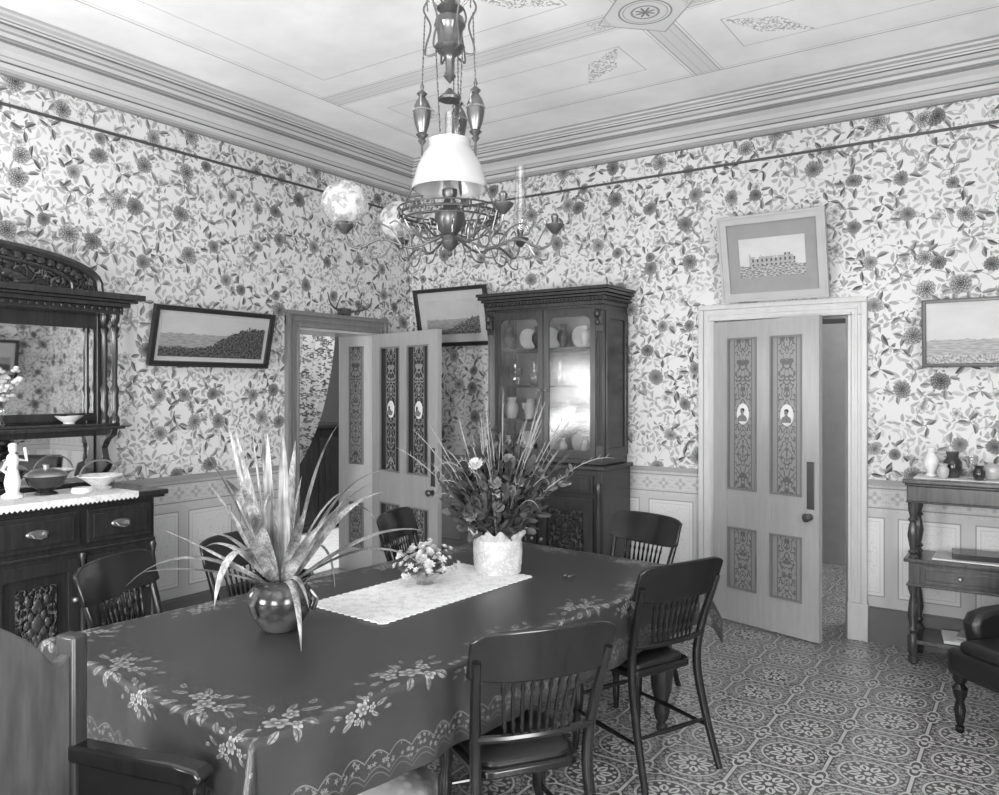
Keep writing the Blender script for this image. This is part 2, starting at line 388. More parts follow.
def view_mat(name,sky,land,h,hill=.08):
    n=NT(name); x,y,z=n.sep(n.objc())
    hz=n.m('ADD',h,n.m('MULTIPLY',n.m('SUBTRACT',n.noise(n.comb(x,0.0),14,4,.6),.5),.05))
    tr=n.noise(n.comb(x,z),70,3,.7)
    far=n.mix(n.ss(n.noise(n.comb(x,n.m('MULTIPLY',z,6.0)),20,3),.4,.6),sky*.5,sky*.7)
    sk=n.mix(n.noise(n.comb(x,n.m('MULTIPLY',z,2.0)),5,3),sky*.8,sky*1.12)
    v=n.mix(n.m('LESS_THAN',z,hz),sk,far)
    v=n.mix(n.m('LESS_THAN',z,n.m('ADD',h-.09,n.m('MULTIPLY',n.m('SUBTRACT',n.noise(n.comb(x,0.0),9,3),.5),.05))),v,n.mix(n.ss(tr,.4,.6),land*1.2,land*3.2))
    if hill is not None:
        sl=n.m('ADD',h-.10,n.m('ADD',n.ss(x,-.15,.30,0.0,hill+.10),n.m('MULTIPLY',n.m('SUBTRACT',n.noise(n.comb(x,z),26,3,.7),.5),.10)))
        v=n.mix(n.m('LESS_THAN',z,sl),v,n.mix(n.ss(tr,.38,.62),land*.25,land*2.4))
    return n.fin(v,.4,.3)
M['viewA']=view_mat('engraving_coast',.42,.05,.02,.06); M['viewB']=view_mat('engraving_pale',.50,.14,-.04,None)
M['viewD']=view_mat('engraving_harbour',.42,.09,-.02,.02)
def ruin():
    n=NT('engraving_ruin'); x,y,z=n.sep(n.objc())
    v=n.mix(n.noise(n.comb(x,n.m('MULTIPLY',z,2.0)),6,3),.42,.56)
    # broken ranges of building with dark openings
    top=n.m('ADD',.005,n.m('MULTIPLY',n.m('FLOOR',n.m('MULTIPLY',n.noise(n.comb(x,0.0),16,2,.6),9.0)),.014))
    top=n.m('SUBTRACT',top,.055)
    bl=AND(n,n.m('LESS_THAN',z,top),n.m('LESS_THAN',n.m('ABSOLUTE',x),.15))
    ex=n.m('ABSOLUTE',n.m('SUBTRACT',n.m('FLOORED_MODULO',n.m('ADD',x,5.0),.030),.015)); ez=n.m('ABSOLUTE',n.m('SUBTRACT',n.m('FLOORED_MODULO',n.m('ADD',z,5.0),.034),.017))
    wn_=AND(n,n.m('LESS_THAN',ex,.006),n.m('LESS_THAN',ez,.010))
    v=n.mix(bl,v,n.mix(wn_,n.mix(n.noise(n.comb(x,z),60,2),.18,.42),.07))
    g=n.m('LESS_THAN',z,n.m('ADD',-.055,n.m('MULTIPLY',n.m('SUBTRACT',n.noise(n.comb(x,0.0),12,3),.5),.04)))
    v=n.mix(g,v,n.mix(n.ss(n.noise(n.comb(x,n.m('MULTIPLY',z,3.0)),50,3),.4,.6),.12,.40))
    return n.fin(v,.4,.3)
M['viewC']=ruin()
def pot_mat():
    n=NT('glazed_jardiniere'); nz=n.noise(n.mapping(n.objc(),(6,6,10)),1.5,3)
    return n.fin(n.mix(n.ss(nz,.4,.6),.02,.06),.18,.6)
M['pot']=pot_mat()
# ------------------------------------------------------------------ mesh builder
class MB:
    def __init__(s): s.v=[]; s.f=[]; s.nb=0
    def add(s,vs,fs,Mx=None):
        o=len(s.v)
        s.v+= [tuple(Mx@Vector(p)) if Mx is not None else tuple(p) for p in vs]
        s.f+= [tuple(i+o for i in q) for q in fs]; return s
    def box(s,c,sz,Mx=None):
        e=.00023*(s.nb%7); s.nb+=1
        x,y,z=[a/2-min(e,a*.1) for a in sz]; cx,cy,cz=c
        vs=[(cx+i*x,cy+j*y,cz+k*z) for i in(-1,1) for j in(-1,1) for k in(-1,1)]
        fs=[(0,1,3,2),(4,6,7,5),(0,4,5,1),(2,3,7,6),(0,2,6,4),(1,5,7,3)]
        return s.add(vs,fs,Mx)
    def bb(s,a,b,Mx=None):
        return s.box([(a[i]+b[i])/2 for i in range(3)],[abs(b[i]-a[i]) for i in range(3)],Mx)
    def lathe(s,prof,c=(0,0,0),seg=20,Mx=None,cap=True):
        vs=[];fs=[]
        for r,z in prof:
            for i in range(seg):
                a=2*PI*i/seg; vs.append((c[0]+r*math.cos(a),c[1]+r*math.sin(a),c[2]+z))
        for j in range(len(prof)-1):
            for i in range(seg):
                k=(i+1)%seg; fs.append((j*seg+i,j*seg+k,(j+1)*seg+k,(j+1)*seg+i))
        if cap:
            if prof[0][0]>1e-4: fs.append(tuple(range(seg))[::-1])
            if prof[-1][0]>1e-4: fs.append(tuple((len(prof)-1)*seg+i for i in range(seg)))
        return s.add(vs,fs,Mx)
    def sph(s,c,r,seg=14,Mx=None):
        if not isinstance(r,tuple): r=(r,r,r)
        n=seg//2; vs=[];fs=[]
        for j in range(n+1):
            t=-PI/2+PI*j/n; q=max(math.cos(t),1e-3)
            for i in range(seg):
                a=2*PI*i/seg; vs.append((c[0]+r[0]*q*math.cos(a),c[1]+r[1]*q*math.sin(a),c[2]+r[2]*math.sin(t)))
        for j in range(n):
            for i in range(seg):
                k=(i+1)%seg; fs.append((j*seg+i,j*seg+k,(j+1)*seg+k,(j+1)*seg+i))
        return s.add(vs,fs,Mx)
    def tube(s,pts,rad,seg=8,Mx=None,flat=1.0):
        pts=[Vector(p) for p in pts]; n=len(pts)
        if not isinstance(rad,(list,tuple)): rad=[rad]*n
        vs=[];fs=[]; prev=None
        for i,p in enumerate(pts):
            t=(pts[min(i+1,n-1)]-pts[max(i-1,0)]).normalized()
            if prev is None:
                up=Vector((0,0,1)) if abs(t.z)<.9 else Vector((1,0,0)); a=t.cross(up).normalized()
            else:
                a=prev-t*prev.dot(t); a=a.normalized() if a.length>1e-6 else t.orthogonal().normalized()
            prev=a; b=t.cross(a)
            for k in range(seg):
                q=2*PI*k/seg; vs.append(p+a*(math.cos(q)*rad[i])+b*(math.sin(q)*rad[i]*flat))
        for j in range(n-1):
            for i in range(seg):
                k=(i+1)%seg; fs.append((j*seg+i,j*seg+k,(j+1)*seg+k,(j+1)*seg+i))
        fs.append(tuple(range(seg))[::-1]); fs.append(tuple((n-1)*seg+i for i in range(seg)))
        return s.add(vs,fs,Mx)
    def prism(s,pts,a,b,plane='xz',Mx=None):
        def P(p,d):
            return {'xz':(p[0],d,p[1]),'xy':(p[0],p[1],d),'yz':(d,p[0],p[1])}[plane]
        n=len(pts); vs=[P(p,a) for p in pts]+[P(p,b) for p in pts]
        fs=[tuple(range(n)),tuple(range(n,2*n))[::-1]]+[(i,i+n,(i+1)%n+n,(i+1)%n) for i in range(n)]
        return s.add(vs,fs,Mx)
    def obj(s,name,mat,parent=None,loc=(0,0,0),rot=(0,0,0),bevel=0,smooth=True,ang=40,label=None):
        me=bpy.data.meshes.new(name); me.from_pydata(s.v,[],s.f); me.validate(); me.update()
        import bmesh
        bm=bmesh.new(); bm.from_mesh(me); bmesh.ops.recalc_face_normals(bm,faces=bm.faces); bm.to_mesh(me); bm.free()
        if smooth:
            me.polygons.foreach_set('use_smooth',[True]*len(me.polygons))
            me.set_sharp_from_angle(angle=math.radians(ang))
        me.materials.append(mat if not isinstance(mat,str) else M[mat])
        o=bpy.data.objects.new(name,me); bpy.context.scene.collection.objects.link(o)
        o.location=loc; o.rotation_euler=rot
        if parent: o.parent=parent
        if bevel:
            m=o.modifiers.new('b','BEVEL'); m.width=bevel; m.segments=2; m.limit_method='ANGLE'; m.angle_limit=math.radians(50)
        if label: o['label']=label
        return o
def E(name,loc,rotz,label,cat,group=None,rx=0):
    o=bpy.data.objects.new(name,None); o.empty_display_size=.1; bpy.context.scene.collection.objects.link(o)
    o.location=loc; o.rotation_euler=(rx,0,rotz); o['label']=label; o['category']=cat
    if group: o['group']=group
    return o
def S(o,label):
    o['kind']='structure'; o['label']=label; return o
def T(o,label,cat,group=None):
    o['label']=label; o['category']=cat
    if group: o['group']=group
    return o
def dup(root,loc,rotz,label=None):
    def cp(o,par):
        c=o.copy(); bpy.context.scene.collection.objects.link(c)
        if par: c.parent=par; c.matrix_parent_inverse=o.matrix_parent_inverse.copy()
        for ch in kids[o]: cp(ch,c)
        return c
    allo=list(bpy.data.objects); kids={o:[c for c in allo if c.parent==o] for o in allo}
    r=cp(root,None); r.location=loc; r.rotation_euler=(0,0,rotz)
    if label: r['label']=label
    return r
def smooth_curve(pts,n=8):
    pts=[Vector(p) for p in pts]; out=[]
    for i in range(len(pts)-1):
        p0=pts[max(i-1,0)];p1=pts[i];p2=pts[i+1];p3=pts[min(i+2,len(pts)-1)]
        for k in range(n):
            t=k/n; out.append(.5*((2*p1)+(-p0+p2)*t+(2*p0-5*p1+4*p2-p3)*t*t+(-p0+3*p1-3*p2+p3)*t**3))
    out.append(pts[-1]); return out
# ------------------------------------------------------------------ room
RX,RY,H=6.6,-7.2,3.58; TH=.42
D1=(-1.335,-.46); D2=(2.85,3.73); DH=2.09
S(MB().bb((-3.2,RY,-.1),(RX,3,0)).obj('floor','floor',smooth=False),'patterned floorcloth in geometric floral tiles')
S(MB().bb((-3.2,RY,H),(RX,3,H+.1)).obj('ceiling','ceil',smooth=False),'pale painted ceiling with panel lines and rosette')
w=MB().bb((-TH,RY,0),(0,D1[0],H)).bb((-TH,D1[1],0),(0,0,H)).bb((-TH,D1[0],DH),(0,D1[1],H))
S(w.obj('wall_left','wallA',smooth=False),'floral wallpapered wall with dado and doorway')
w=MB().bb((-TH,0,0),(D2[0],TH,H)).bb((D2[1],0,0),(RX,TH,H)).bb((D2[0],0,DH),(D2[1],TH,H))
S(w.obj('wall_back','wallB',smooth=False),'floral wallpapered wall with dado and doorway')
S(MB().bb((RX,RY,0),(RX+.2,TH,H)).obj('wall_right','wallA',smooth=False),'floral wallpapered wall')
S(MB().bb((0,RY-.2,0),(RX,RY,H)).obj('wall_front','wallB',smooth=False),'floral wallpapered wall with windows')
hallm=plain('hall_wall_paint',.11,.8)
passm=plain('passage_wall_paint',.30,.8)
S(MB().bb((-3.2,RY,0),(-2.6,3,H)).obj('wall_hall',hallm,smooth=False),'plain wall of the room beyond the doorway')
S(MB().bb((-2.6,2.2,0),(RX,2.4,H)).obj('wall_passage',passm,smooth=False),'plain wall of the passage beyond the doorway')
prof=[(0,3.35),(.03,3.35),(.035,3.37),(.06,3.375),(.06,3.40),(.045,3.405),(.075,3.43),(.095,3.46),(.125,3.48),(.125,3.50),(.15,3.505),(.165,3.49),(.18,3.52),(.20,3.535),(.20,3.55),(.235,3.553),(.25,3.54),(.26,3.565),(.30,3.568),(.305,3.579),(.34,3.579)]
def loop(prof,x0=0,x1=RX,y0=RY,y1=0):
    vs=[];fs=[]
    for o,z in prof: vs+=[(x0+o,y1-o,z),(x1-o,y1-o,z),(x1-o,y0+o,z),(x0+o,y0+o,z)]
    for j in range(len(prof)-1):
        for i in range(4):
            k=(i+1)%4; fs.append((4*j+i,4*j+k,4*j+4+k,4*j+4+i))
    return MB().add(vs,fs)
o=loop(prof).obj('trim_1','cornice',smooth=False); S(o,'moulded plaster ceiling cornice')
S(loop([(0,3.184),(.014,3.186),(.016,3.195),(.008,3.201),(0,3.202)]).obj('trim_2','rail',smooth=False),'dark picture rail')
def runs(z0,z1,d):
    def seg(a,b,ax):
        m=MB()
        if ax=='A': m.bb((0,a,z0),(d,b,z1)); m.bb((0,a,z1),(d*.55,b,z1+.012))
        else: m.bb((a,-d,z0),(b,0,z1)); m.bb((a,-d*.55,z1),(b,0,z1+.012))
        return m
    A=seg(RY,D1[0]-.15,'A'); x=seg(D1[1]+.19,0,'A'); A.add(x.v,x.f)
    B=seg(0,D2[0]-.13,'B'); x=seg(D2[1]+.12,RX,'B'); B.add(x.v,x.f)
    return A,B
A,B=runs(1.0,1.022,.018)
dr=plain('dado_rail_paint',.28,.5)
S(A.obj('trim_3',dr,smooth=False),'wooden dado rail'); S(B.obj('trim_4',dr,smooth=False),'wooden dado rail')
A,B=runs(0,.21,.02)
S(A.obj('baseboard_left','skirt',smooth=False),'dark painted baseboard'); S(B.obj('baseboard_back','skirt',smooth=False),'dark painted baseboard')
def arch(a,b,top,wd,ax,name,mat):
    m=MB()
    def bx(u0,u1,z0,z1,d):
        if ax=='B': m.bb((u0,-d,z0),(u1,0,z1))
        else: m.bb((0,u0,z0),(d,u1,z1))
    for (lo,hi,d) in((0,wd,.02),(.0,.02,.035),(wd*.35,wd*.5,.028),(wd-.035,wd,.042)):
        bx(a-hi,a-lo,0,top+lo+.0,d); bx(b+lo,b+hi,0,top+lo,d); bx(a-hi,b+hi,top+lo,top+hi,d)
    bx(a-wd-.008,a+.0,0,.24,.05); bx(b,b+wd+.008,0,.24,.05)
    return m.obj(name,mat,smooth=False,bevel=.003)
S(arch(D1[0],D1[1],DH,.125,'A','trim_5','trimdark'),'moulded wooden door casing')
S(arch(D2[0],D2[1],DH,.115,'B','trim_6','trimpaint'),'pale painted moulded door casing')
m=MB().bb((-TH,D1[1]-.02,0),(-.001,D1[1],DH)).bb((-TH,D1[0],0),(-.001,D1[0]+.02,DH)).bb((-TH,D1[0],DH-.02),(-.001,D1[1],DH))
rv=S(m.obj('trim_7','trimpaint',smooth=False),'pale panelled lining of the doorway')
for z0,z1 in((.22,.62),(.95,1.98)):
    MB().box((0,0,0),(.17,.012,z1-z0)).obj('reveal_panel','panelR',rv,(-.2,D1[1]-.027,(z0+z1)/2))
m=MB().bb((D2[0],.001,0),(D2[0]+.02,TH,DH)).bb((D2[1]-.02,.001,0),(D2[1],TH,DH)).bb((D2[0],.001,DH-.02),(D2[1],TH,DH))
S(m.obj('trim_8','trimdark',smooth=False),'painted lining of the doorway')
def door(name,loc,ang,W,pm,lab,people):
    m=MB(); y0,y1=-.04,0
    for a,b in((0,.115),(W-.115,W),(W/2-.05,W/2+.05)): m.bb((a,y0,.015),(b,y1,2.075))
    for a,b in((.015,.24),(.66,.92),(1.96,2.075)): m.bb((.1,y0+.0005,a),(W-.1,y1-.0005,b))
    d=S(m.obj(name,'doorpaint',None,loc,(0,0,math.radians(ang)),smooth=False),lab)
    for xa,xb in((.115,W/2-.05),(W/2+.05,W-.115)):
        for za,zb in((.24,.66),(.92,1.96)):
            w=(xb-xa);h=zb-za
            MB().box((0,0,0),(w,.014,h)).obj('door_panel',pm,d,((xa+xb)/2,-.02,(za+zb)/2),smooth=False)
            mo=MB()
            for q in(-1,1):
                for yy in(-.042,-.002):
                    mo.box((q*(w/2-.006),yy+.003,0),(.014,.012,h)); mo.box((0,yy+.003,q*(h/2-.006)),(w,.012,.014))
            mo.obj('panel_moulding','trimdark',d,((xa+xb)/2,0,(za+zb)/2),smooth=False)
        cx=(xa+xb)/2
        md=MB().lathe([(.001,.006),(.044,.006),(.048,0)],seg=28,Mx=Matrix.Rotation(PI/2,4,'X')@Matrix.Diagonal((1,1.5,1,1)))
        p=md.obj('medallion','white',d,(cx,-.027,1.44),label='pale oval painted medallion')
        if people:
            MB().prism([(-.032,-.05),(.032,-.05),(.036,-.03),(.026,-.014),(.010,-.006),(.008,.004),(-.008,.004),(-.010,-.006),(-.026,-.014),(-.036,-.03)],-.0095,-.0055,'xz').obj('painted_shoulders','blossomM',p)
            MB().sph((0,-.009,.017),(.014,.003,.019)).obj('painted_head','blossomM',p)
            MB().sph((.002,-.0082,.026),(.0165,.003,.014)).obj('painted_hair','blossomD',p)
        else:
            MB().prism([(-.036,-.025),(-.02,-.05),(.02,-.05),(.036,-.025),(.03,-.012),(.018,-.016),(.006,.002),(-.006,-.008),(-.02,.006),(-.03,-.01)],-.0095,-.0055,'xz').obj('painted_landscape','blossomM',p)
            MB().sph((-.014,-.0085,.012),(.012,.003,.020),8).tube([(-.014,-.008,-.02),(-.014,-.008,.01)],.002,5).obj('painted_tree','blossomD',p)
    hd=MB().box((W-.055,-.043,1.0),(.05,.008,.30)).obj('push_plate','brass',d,bevel=.003)
    MB().lathe([(.022,0),(.022,.006),(.009,.01),(.009,.03),(.026,.042),(.028,.052),(.018,.064),(.001,.066)],Mx=Matrix.Translation((W-.06,-.04,.80))@Matrix.Rotation(PI/2,4,'X')).obj('door_knob','brass',d)
    return d
door('door_1',(.035,-.485,0),-13,.90,'panelD','open wooden door with dark painted floral panels',False)
door('door_2',(2.868,-.03,0),-17,.79,'panelL','open pale wooden door with painted panels and medallions',True)
def win(name,loc,rz):
    m=MB(); w,h=1.2,2.1
    for x in(-w/2,w/2): m.box((x,0,0),(.12,.06,h+.12))
    for z in(-h/2,h/2): m.box((0,0,z),(w+.12,.06,.12))
    m.box((0,0,0),(w,.04,.05))
    o=m.obj(name,'trimpaint',None,loc,(0,0,rz),smooth=False); S(o,'tall sash window in pale frame')
win('window_1',(1.7,RY+.03,1.75),0); win('window_2',(4.4,RY+.03,1.75),0); win('window_3',(RX-.03,-4.9,1.75),PI/2)
# ------------------------------------------------------------------ hall things
c=MB(); nu,nv=90,24; vs=[];fs=[]
for j in range(nv+1):
    t=j/nv; z=2.25-1.9*t
    if t<.72: k=(t/.72); yr=-.42-.48*(k**1.6)
    else: yr=-.90+.05*((t-.72)/.28)
    for i in range(nu+1):
        s=i/nu; vs.append((-.53+.050*math.sin(s*38)*(1-.3*t)-.02*t,-1.33+(yr+1.33)*s,z-.16*s*math.sin(PI*min(t/.72,1))))
for j in range(nv):
    for i in range(nu): a=j*(nu+1)+i; fs.append((a,a+1,a+nu+2,a+nu+1))
T(c.add(vs,fs).obj('curtain','curtain'),'pale patterned portiere tied back beyond the doorway','curtain')
T(MB().tube([(-.53,-1.6,2.28),(-.53,-.3,2.28)],.015).obj('curtain_rod','brass'),'dark rod carrying the portiere','curtain rod')
T(MB().bb((-1.9,-1.6,0.001),(-.44,1.4,.012)).obj('hall_rug','lace',bevel=.003),'pale patterned rug in the room beyond','rug')
cb=E('hall_cabinet',(-2.29,.75,0),PI/2,'dark wooden cabinet in the room beyond the doorway','cabinet')
MB().bb((-.55,-.25,.05),(.55,.25,1.15)).bb((-.6,-.3,1.15),(.6,.27,1.2)).bb((-.57,-.27,0),(.57,.26,.08)).obj('body','mahog',cb,bevel=.01)
for sx in(-.27,.27): MB().box((sx,-.26,.6),(.46,.02,.9)).box((sx,-.275,.6),(.3,.015,.7)).obj('door','mahog',cb,bevel=.004)
# ------------------------------------------------------------------ framed pictures
def picture(loc,rz,lean,w,h,fw,fm,mm,vm,mw,lab,mh=None):
    mh=mw if mh is None else mh
    r=E('framed_picture',loc,rz,lab,'picture',rx=lean)
    m=MB()
    for q in(-1,1):
        m.box((q*(w/2-fw/2),-.015,h/2),(fw,.03,h)); m.box((0,-.015,h/2+q*(h/2-fw/2)),(w,.03,fw))
        m.box((q*(w/2-fw*.15),-.022,h/2),(fw*.3,.03,h)); m.box((0,-.022,h/2+q*(h/2-fw*.15)),(w,.03,fw*.3))
    m.obj('frame',fm,r,bevel=.002,smooth=False)
    if mw: MB().box((0,-.008,h/2),(w-2*fw,.008,h-2*fw)).obj('mount',mm,r,smooth=False)
    MB().box((0,0,0),(w-2*fw-2*mw,.006,h-2*fw-2*mh)).obj('print',vm,r,(0,-.013,h/2),smooth=False)
    return r
picture((.03,-2.14,1.765),PI/2,math.radians(13),.95,.40,.035,'frame','mount','viewA',.03,'black framed coastal landscape print leaning off the wall')
picture((.56,-.03,1.985),0,math.radians(12),.78,.51,.035,'frame','mount','viewD',.07,'dark framed print hanging beside the bookcase')
picture((3.28,-.06,2.215),0,math.radians(14),.70,.58,.060,'gilt','mountdk','viewC',.075,'pale wide framed print resting on the door casing',.10)
picture((4.57,-.03,1.745),0,math.radians(6),.82,.41,.022,'frame','mount','viewB',.0,'thin dark framed pale seascape print')
picture((RX-.03,-.9,1.75),-PI/2,math.radians(8),.9,.5,.04,'frame','mount','viewA',.05,'dark framed print seen in the sideboard mirror')
m=MB()
for q in(-1,1):
    m.tube(smooth_curve([(0.04,q*.01,0),(.06,q*.12,.01),(.1,q*.22,.05),(.1,q*.25,.13)],5),[.012-.0005*i for i in range(16)],6)
    m.tube(smooth_curve([(0.06,q*.12,.01),(.1,q*.13,.07),(.11,q*.11,.12)],5),[.008-.0006*i for i in range(11)],6)
m.box((.03,0,0),(.05,.1,.05))
T(m.obj('antlers','armwood',None,(0.0,-.86,2.245)),'small mounted antlers above the doorway','antlers')
# ------------------------------------------------------------------ sideboard
sb=E('sideboard',(.022,-3.765,0),PI/2,'large dark carved wooden mirror-back sideboard against the wall','sideboard')
wd=.90; dp=-.50
MB().bb((-wd,dp,.1),(wd,0,.99)).bb((-wd-.02,dp-.02,0),(wd+.02,0,.1)).bb((-wd-.005,dp-.01,.74),(wd+.005,0,.76)).obj('body','oak',sb,bevel=.006,smooth=False)
MB().bb((-wd-.04,dp-.045,.99),(wd+.04,0,1.005)).bb((-wd-.055,dp-.06,1.005),(wd+.055,0,1.035)).obj('countertop','oak',sb,bevel=.006,smooth=False)
secs=[(-wd+.03,-.50),(-.46,-.02),(.02,.46),(.50,wd-.03)]
def bail(par,x,z,y):
    m=MB().lathe([(.001,.008),(.022,.008),(.026,0)],seg=20,Mx=Matrix.Translation((x,y,z))@Matrix.Rotation(PI/2,4,'X')@Matrix.Diagonal((2.2,.8,1,1)))
    m.tube([(x-.035,y-.01,z+.004),(x-.03,y-.03,z-.012),(x,y-.034,z-.02),(x+.03,y-.03,z-.012),(x+.035,y-.01,z+.004)],.005,6)
    m.obj('handle','brasslt',par,label='brass bail handle')
for i,(a,b) in enumerate(secs):
    cx=(a+b)/2
    d=MB().bb((a,dp-.02,.785),(b,dp,.965)).bb((a+.03,dp-.028,.81),(b-.03,dp-.02,.94)).obj('drawer','oak',sb,bevel=.004,smooth=False)
    bail(d,cx,.875,dp-.028)
    d=MB()
    d.bb((a,dp-.02,.13),(a+.06,dp,.72)).bb((b-.06,dp-.02,.13),(b,dp,.72)).bb((a,dp-.02,.13),(b,dp,.2)).bb((a,dp-.02,.65),(b,dp,.72)).bb((a,dp-.006,.13),(b,dp,.72))
    d=d.obj('door','oak',sb,bevel=.004,smooth=False)
    MB().box((0,0,0),(.2,.02,.36)).obj('carved_panel','carve',d,(cx,dp-.014,.42),bevel=.006,smooth=False,label='carved foliage panel')
    m=MB()
    for k in range(7):
        t=-.9+1.8*k/6
        m.sph((cx+.05*math.cos(t*3),dp-.027,.42+.13*t),(.016,.007,.026),8); m.sph((cx-.05*math.cos(t*3),dp-.027,.42+.13*t),(.016,.007,.026),8)
    m.sph((cx,dp-.028,.42),(.03,.01,.04),10); m.sph((cx,dp-.028,.52),(.02,.008,.028),10); m.sph((cx,dp-.028,.32),(.02,.008,.028),10)
    m.obj('leaf_carving','tablewood',d)
    MB().sph((b-.03,dp-.03,.5),.014).obj('knob','brasslt',d)
for x in(-wd+.015,-.48,0,.48,wd-.015):
    MB().lathe([(.016,0),(.02,.03),(.012,.06),(.018,.12),(.018,.5),(.012,.55),(.02,.6),(.014,.62)],(x,dp-.01,.12),14).obj('pilaster','oak',sb)
m=MB().bb((-.86,-.04,1.035),(.86,0,2.05))
m.obj('back_panel','oak',sb,bevel=.003,smooth=False)
m=MB()
for q in(-1,1):
    m.bb((q*.80,-.07,1.40),(q*.86,-.04,2.05)); m.bb((q*.74,-.06,1.40),(q*.76,-.04,2.0))
m.bb((-.86,-.068,1.97),(.86,-.04,2.06)).bb((-.86,-.068,1.42),(.86,-.04,1.47))
m.obj('mirror_frame','oak',sb,bevel=.004,smooth=False)
MB().bb((-.79,-.05,1.46),(.79,-.042,1.98)).obj('mirror','mirror',sb,smooth=False,label='large bevelled mirror')
MB().bb((-.79,-.05,1.06),(.79,-.042,1.33)).obj('lower_mirror','mirror',sb,smooth=False)
MB().bb((-.88,-.24,1.375),(.88,-.04,1.395)).bb((-.86,-.22,1.395),(.86,-.04,1.41)).obj('shelf','oak',sb,bevel=.004,smooth=False)
for q in(-1,1):
    for yy in(-.21,-.10):
        p=[(.026,0),(.028,.03),(.016,.05),(.024,.1),(.020,.16),(.026,.2),(.014,.23),(.018,.45),(.015,.52),(.026,.56),(.016,.58),(.028,.61),(.028,.64)]
        MB().lathe(p,(q*.83,yy,1.41),16).obj('column','oak',sb)
    pts=[(-.05,1.375),(-.23,1.375),(-.22,1.34),(-.16,1.31),(-.12,1.26),(-.14,1.2),(-.18,1.17),(-.15,1.13),(-.09,1.10),(-.05,1.05)]
    MB().prism(pts,q*.82-.02,q*.82+.02,'yz').obj('bracket','oak',sb,bevel=.004)
m=MB().bb((-.86,-.25,2.05),(.86,0,2.09)).bb((-.89,-.28,2.09),(.89,0,2.115)).bb((-.92,-.31,2.115),(.92,0,2.13)).bb((-.95,-.34,2.13),(.95,0,2.165))
for i in range(40): m.box((-.84+i*1.68/39,-.262,2.075),(.02,.02,.02))
m.obj('cornice','oak',sb,bevel=.003,smooth=False)
ptsT=[]; N=28
for i in range(N+1):
    a=PI*i/N; ptsT.append((.72*math.cos(a),2.165+.02+.185*math.sin(a)**.8 if 0<i<N else 2.165))
MB().prism(ptsT,-.24,-.19,'xz').obj('crest','carve',sb,label='arched carved crest')
m=MB(); m.tube([(x,-.24,z+.005) for x,z in ptsT],.026,8); m.tube([(x*.78,-.245,2.165+(z-2.165)*.7) for x,z in ptsT],.012,8)
for i in range(3,N-2):
    x,z=ptsT[i]; m.sph((x*.88,-.245,2.165+(z-2.165)*.85),(.022,.014,.022),8)
for i in range(15):
    a=PI*(i+.5)/15; cx_,cz_=.30*math.cos(a),2.178+.070*math.sin(a)
    m.sph((cx_,-.243,cz_),(.032+.02*abs(math.cos(a)),.012,.022+.012*math.sin(a)),10)
m.sph((0,-.245,2.185),(.07,.02,.025),12)
m.obj('crest_moulding','oak',sb)
ST=1.037
m=MB().bb((.15,-4.45,ST),(.587,-3.0,ST+.004)).bb((.5835,-4.45,1.012),(.5875,-3.0,ST+.004))
for i in range(58):
    y=-4.437+i*.025; m.prism([(y-.012,1.0125),(y+.012,1.0125),(y,1.001)],.5838,.5872,'yz')
T(m.obj('lace_runner','lace',smooth=False),'white lace-edged runner along the sideboard top','runner')
f=E('figurine',(.32,-3.54,ST+.006),0,'white porcelain figurine on the lace runner','figurine')
MB().lathe([(.05,0),(.052,.015),(.03,.03),(.04,.08),(.03,.13),(.022,.16),(.03,.19),(.026,.22),(.012,.235)]).tube([(0,.02,.2),(0,.07,.19),(0,.06,.26)],.009).tube([(0,-.02,.2),(0,-.05,.15),(.02,-.02,.12)],.009).obj('body','white',f)
MB().sph((0,0,.255),(.02,.02,.026)).sph((0,0,.272),(.022,.022,.016)).obj('head','white',f)
f=E('tureen',(.30,-3.36,ST+.006),0,'dark footed lidded dish with pale rim','dish')
MB().lathe([(.06,0),(.05,.01),(.03,.02),(.085,.05),(.10,.085),(.105,.10)]).obj('bowl','mahog',f)
MB().lathe([(.108,.10),(.10,.112),(.06,.13),(.015,.14),(.015,.15),(.02,.16),(.001,.168)]).obj('lid','brasslt',f)
f=E('cake_basket',(.33,-3.08,ST+.006),0,'pale handled basket dish on the lace runner','basket')
MB().lathe([(.06,0),(.065,.012),(.04,.02),(.09,.06),(.12,.075),(.118,.08),(.085,.066),(.001,.03)],seg=28).obj('bowl','lace',f)
MB().tube([(0,.115*math.cos(a),.075+.09*math.sin(a)) for a in [PI*i/12 for i in range(13)]],.005,6).obj('handle','brasslt',f)
MB().lathe([(.05,0),(.055,.01),(.05,.03),(.001,.035)],(0,0,0)).obj('plate','white',E('saucer',(.42,-3.23,ST+.006),0,'small white stacked saucer on runner','saucer'))
f=E('flower_vase',(.16,-3.54,1.412),0,'small glass vase of pale flowers before the mirror','vase of flowers')
MB().lathe([(.03,0),(.035,.01),(.02,.03),(.035,.08),(.03,.11),(.04,.13)]).obj('vase','clear',f)
m=MB(); m2=MB()
for i in range(32):
    a=random.uniform(0,2*PI); r=random.uniform(.01,.14); z=.2+random.uniform(-.04,.14)-r*.3; 
    p=(r*math.cos(a)*.5,r*math.sin(a),z); m2.tube([(0,0,.1),(p[0]*.5,p[1]*.5,z*.7),p],.002,5)
    for k in range(4): m.sph((p[0]+random.uniform(-.015,.015),p[1]+random.uniform(-.015,.015),z+random.uniform(-.012,.012)),(.016,.016,.01),8)
m.obj('blossoms','blossomW',f); m2.obj('stems','leafdk',f)
f=E('shelf_dish',(.15,-3.16,1.412),0,'small white fluted dish on the shelf','dish')
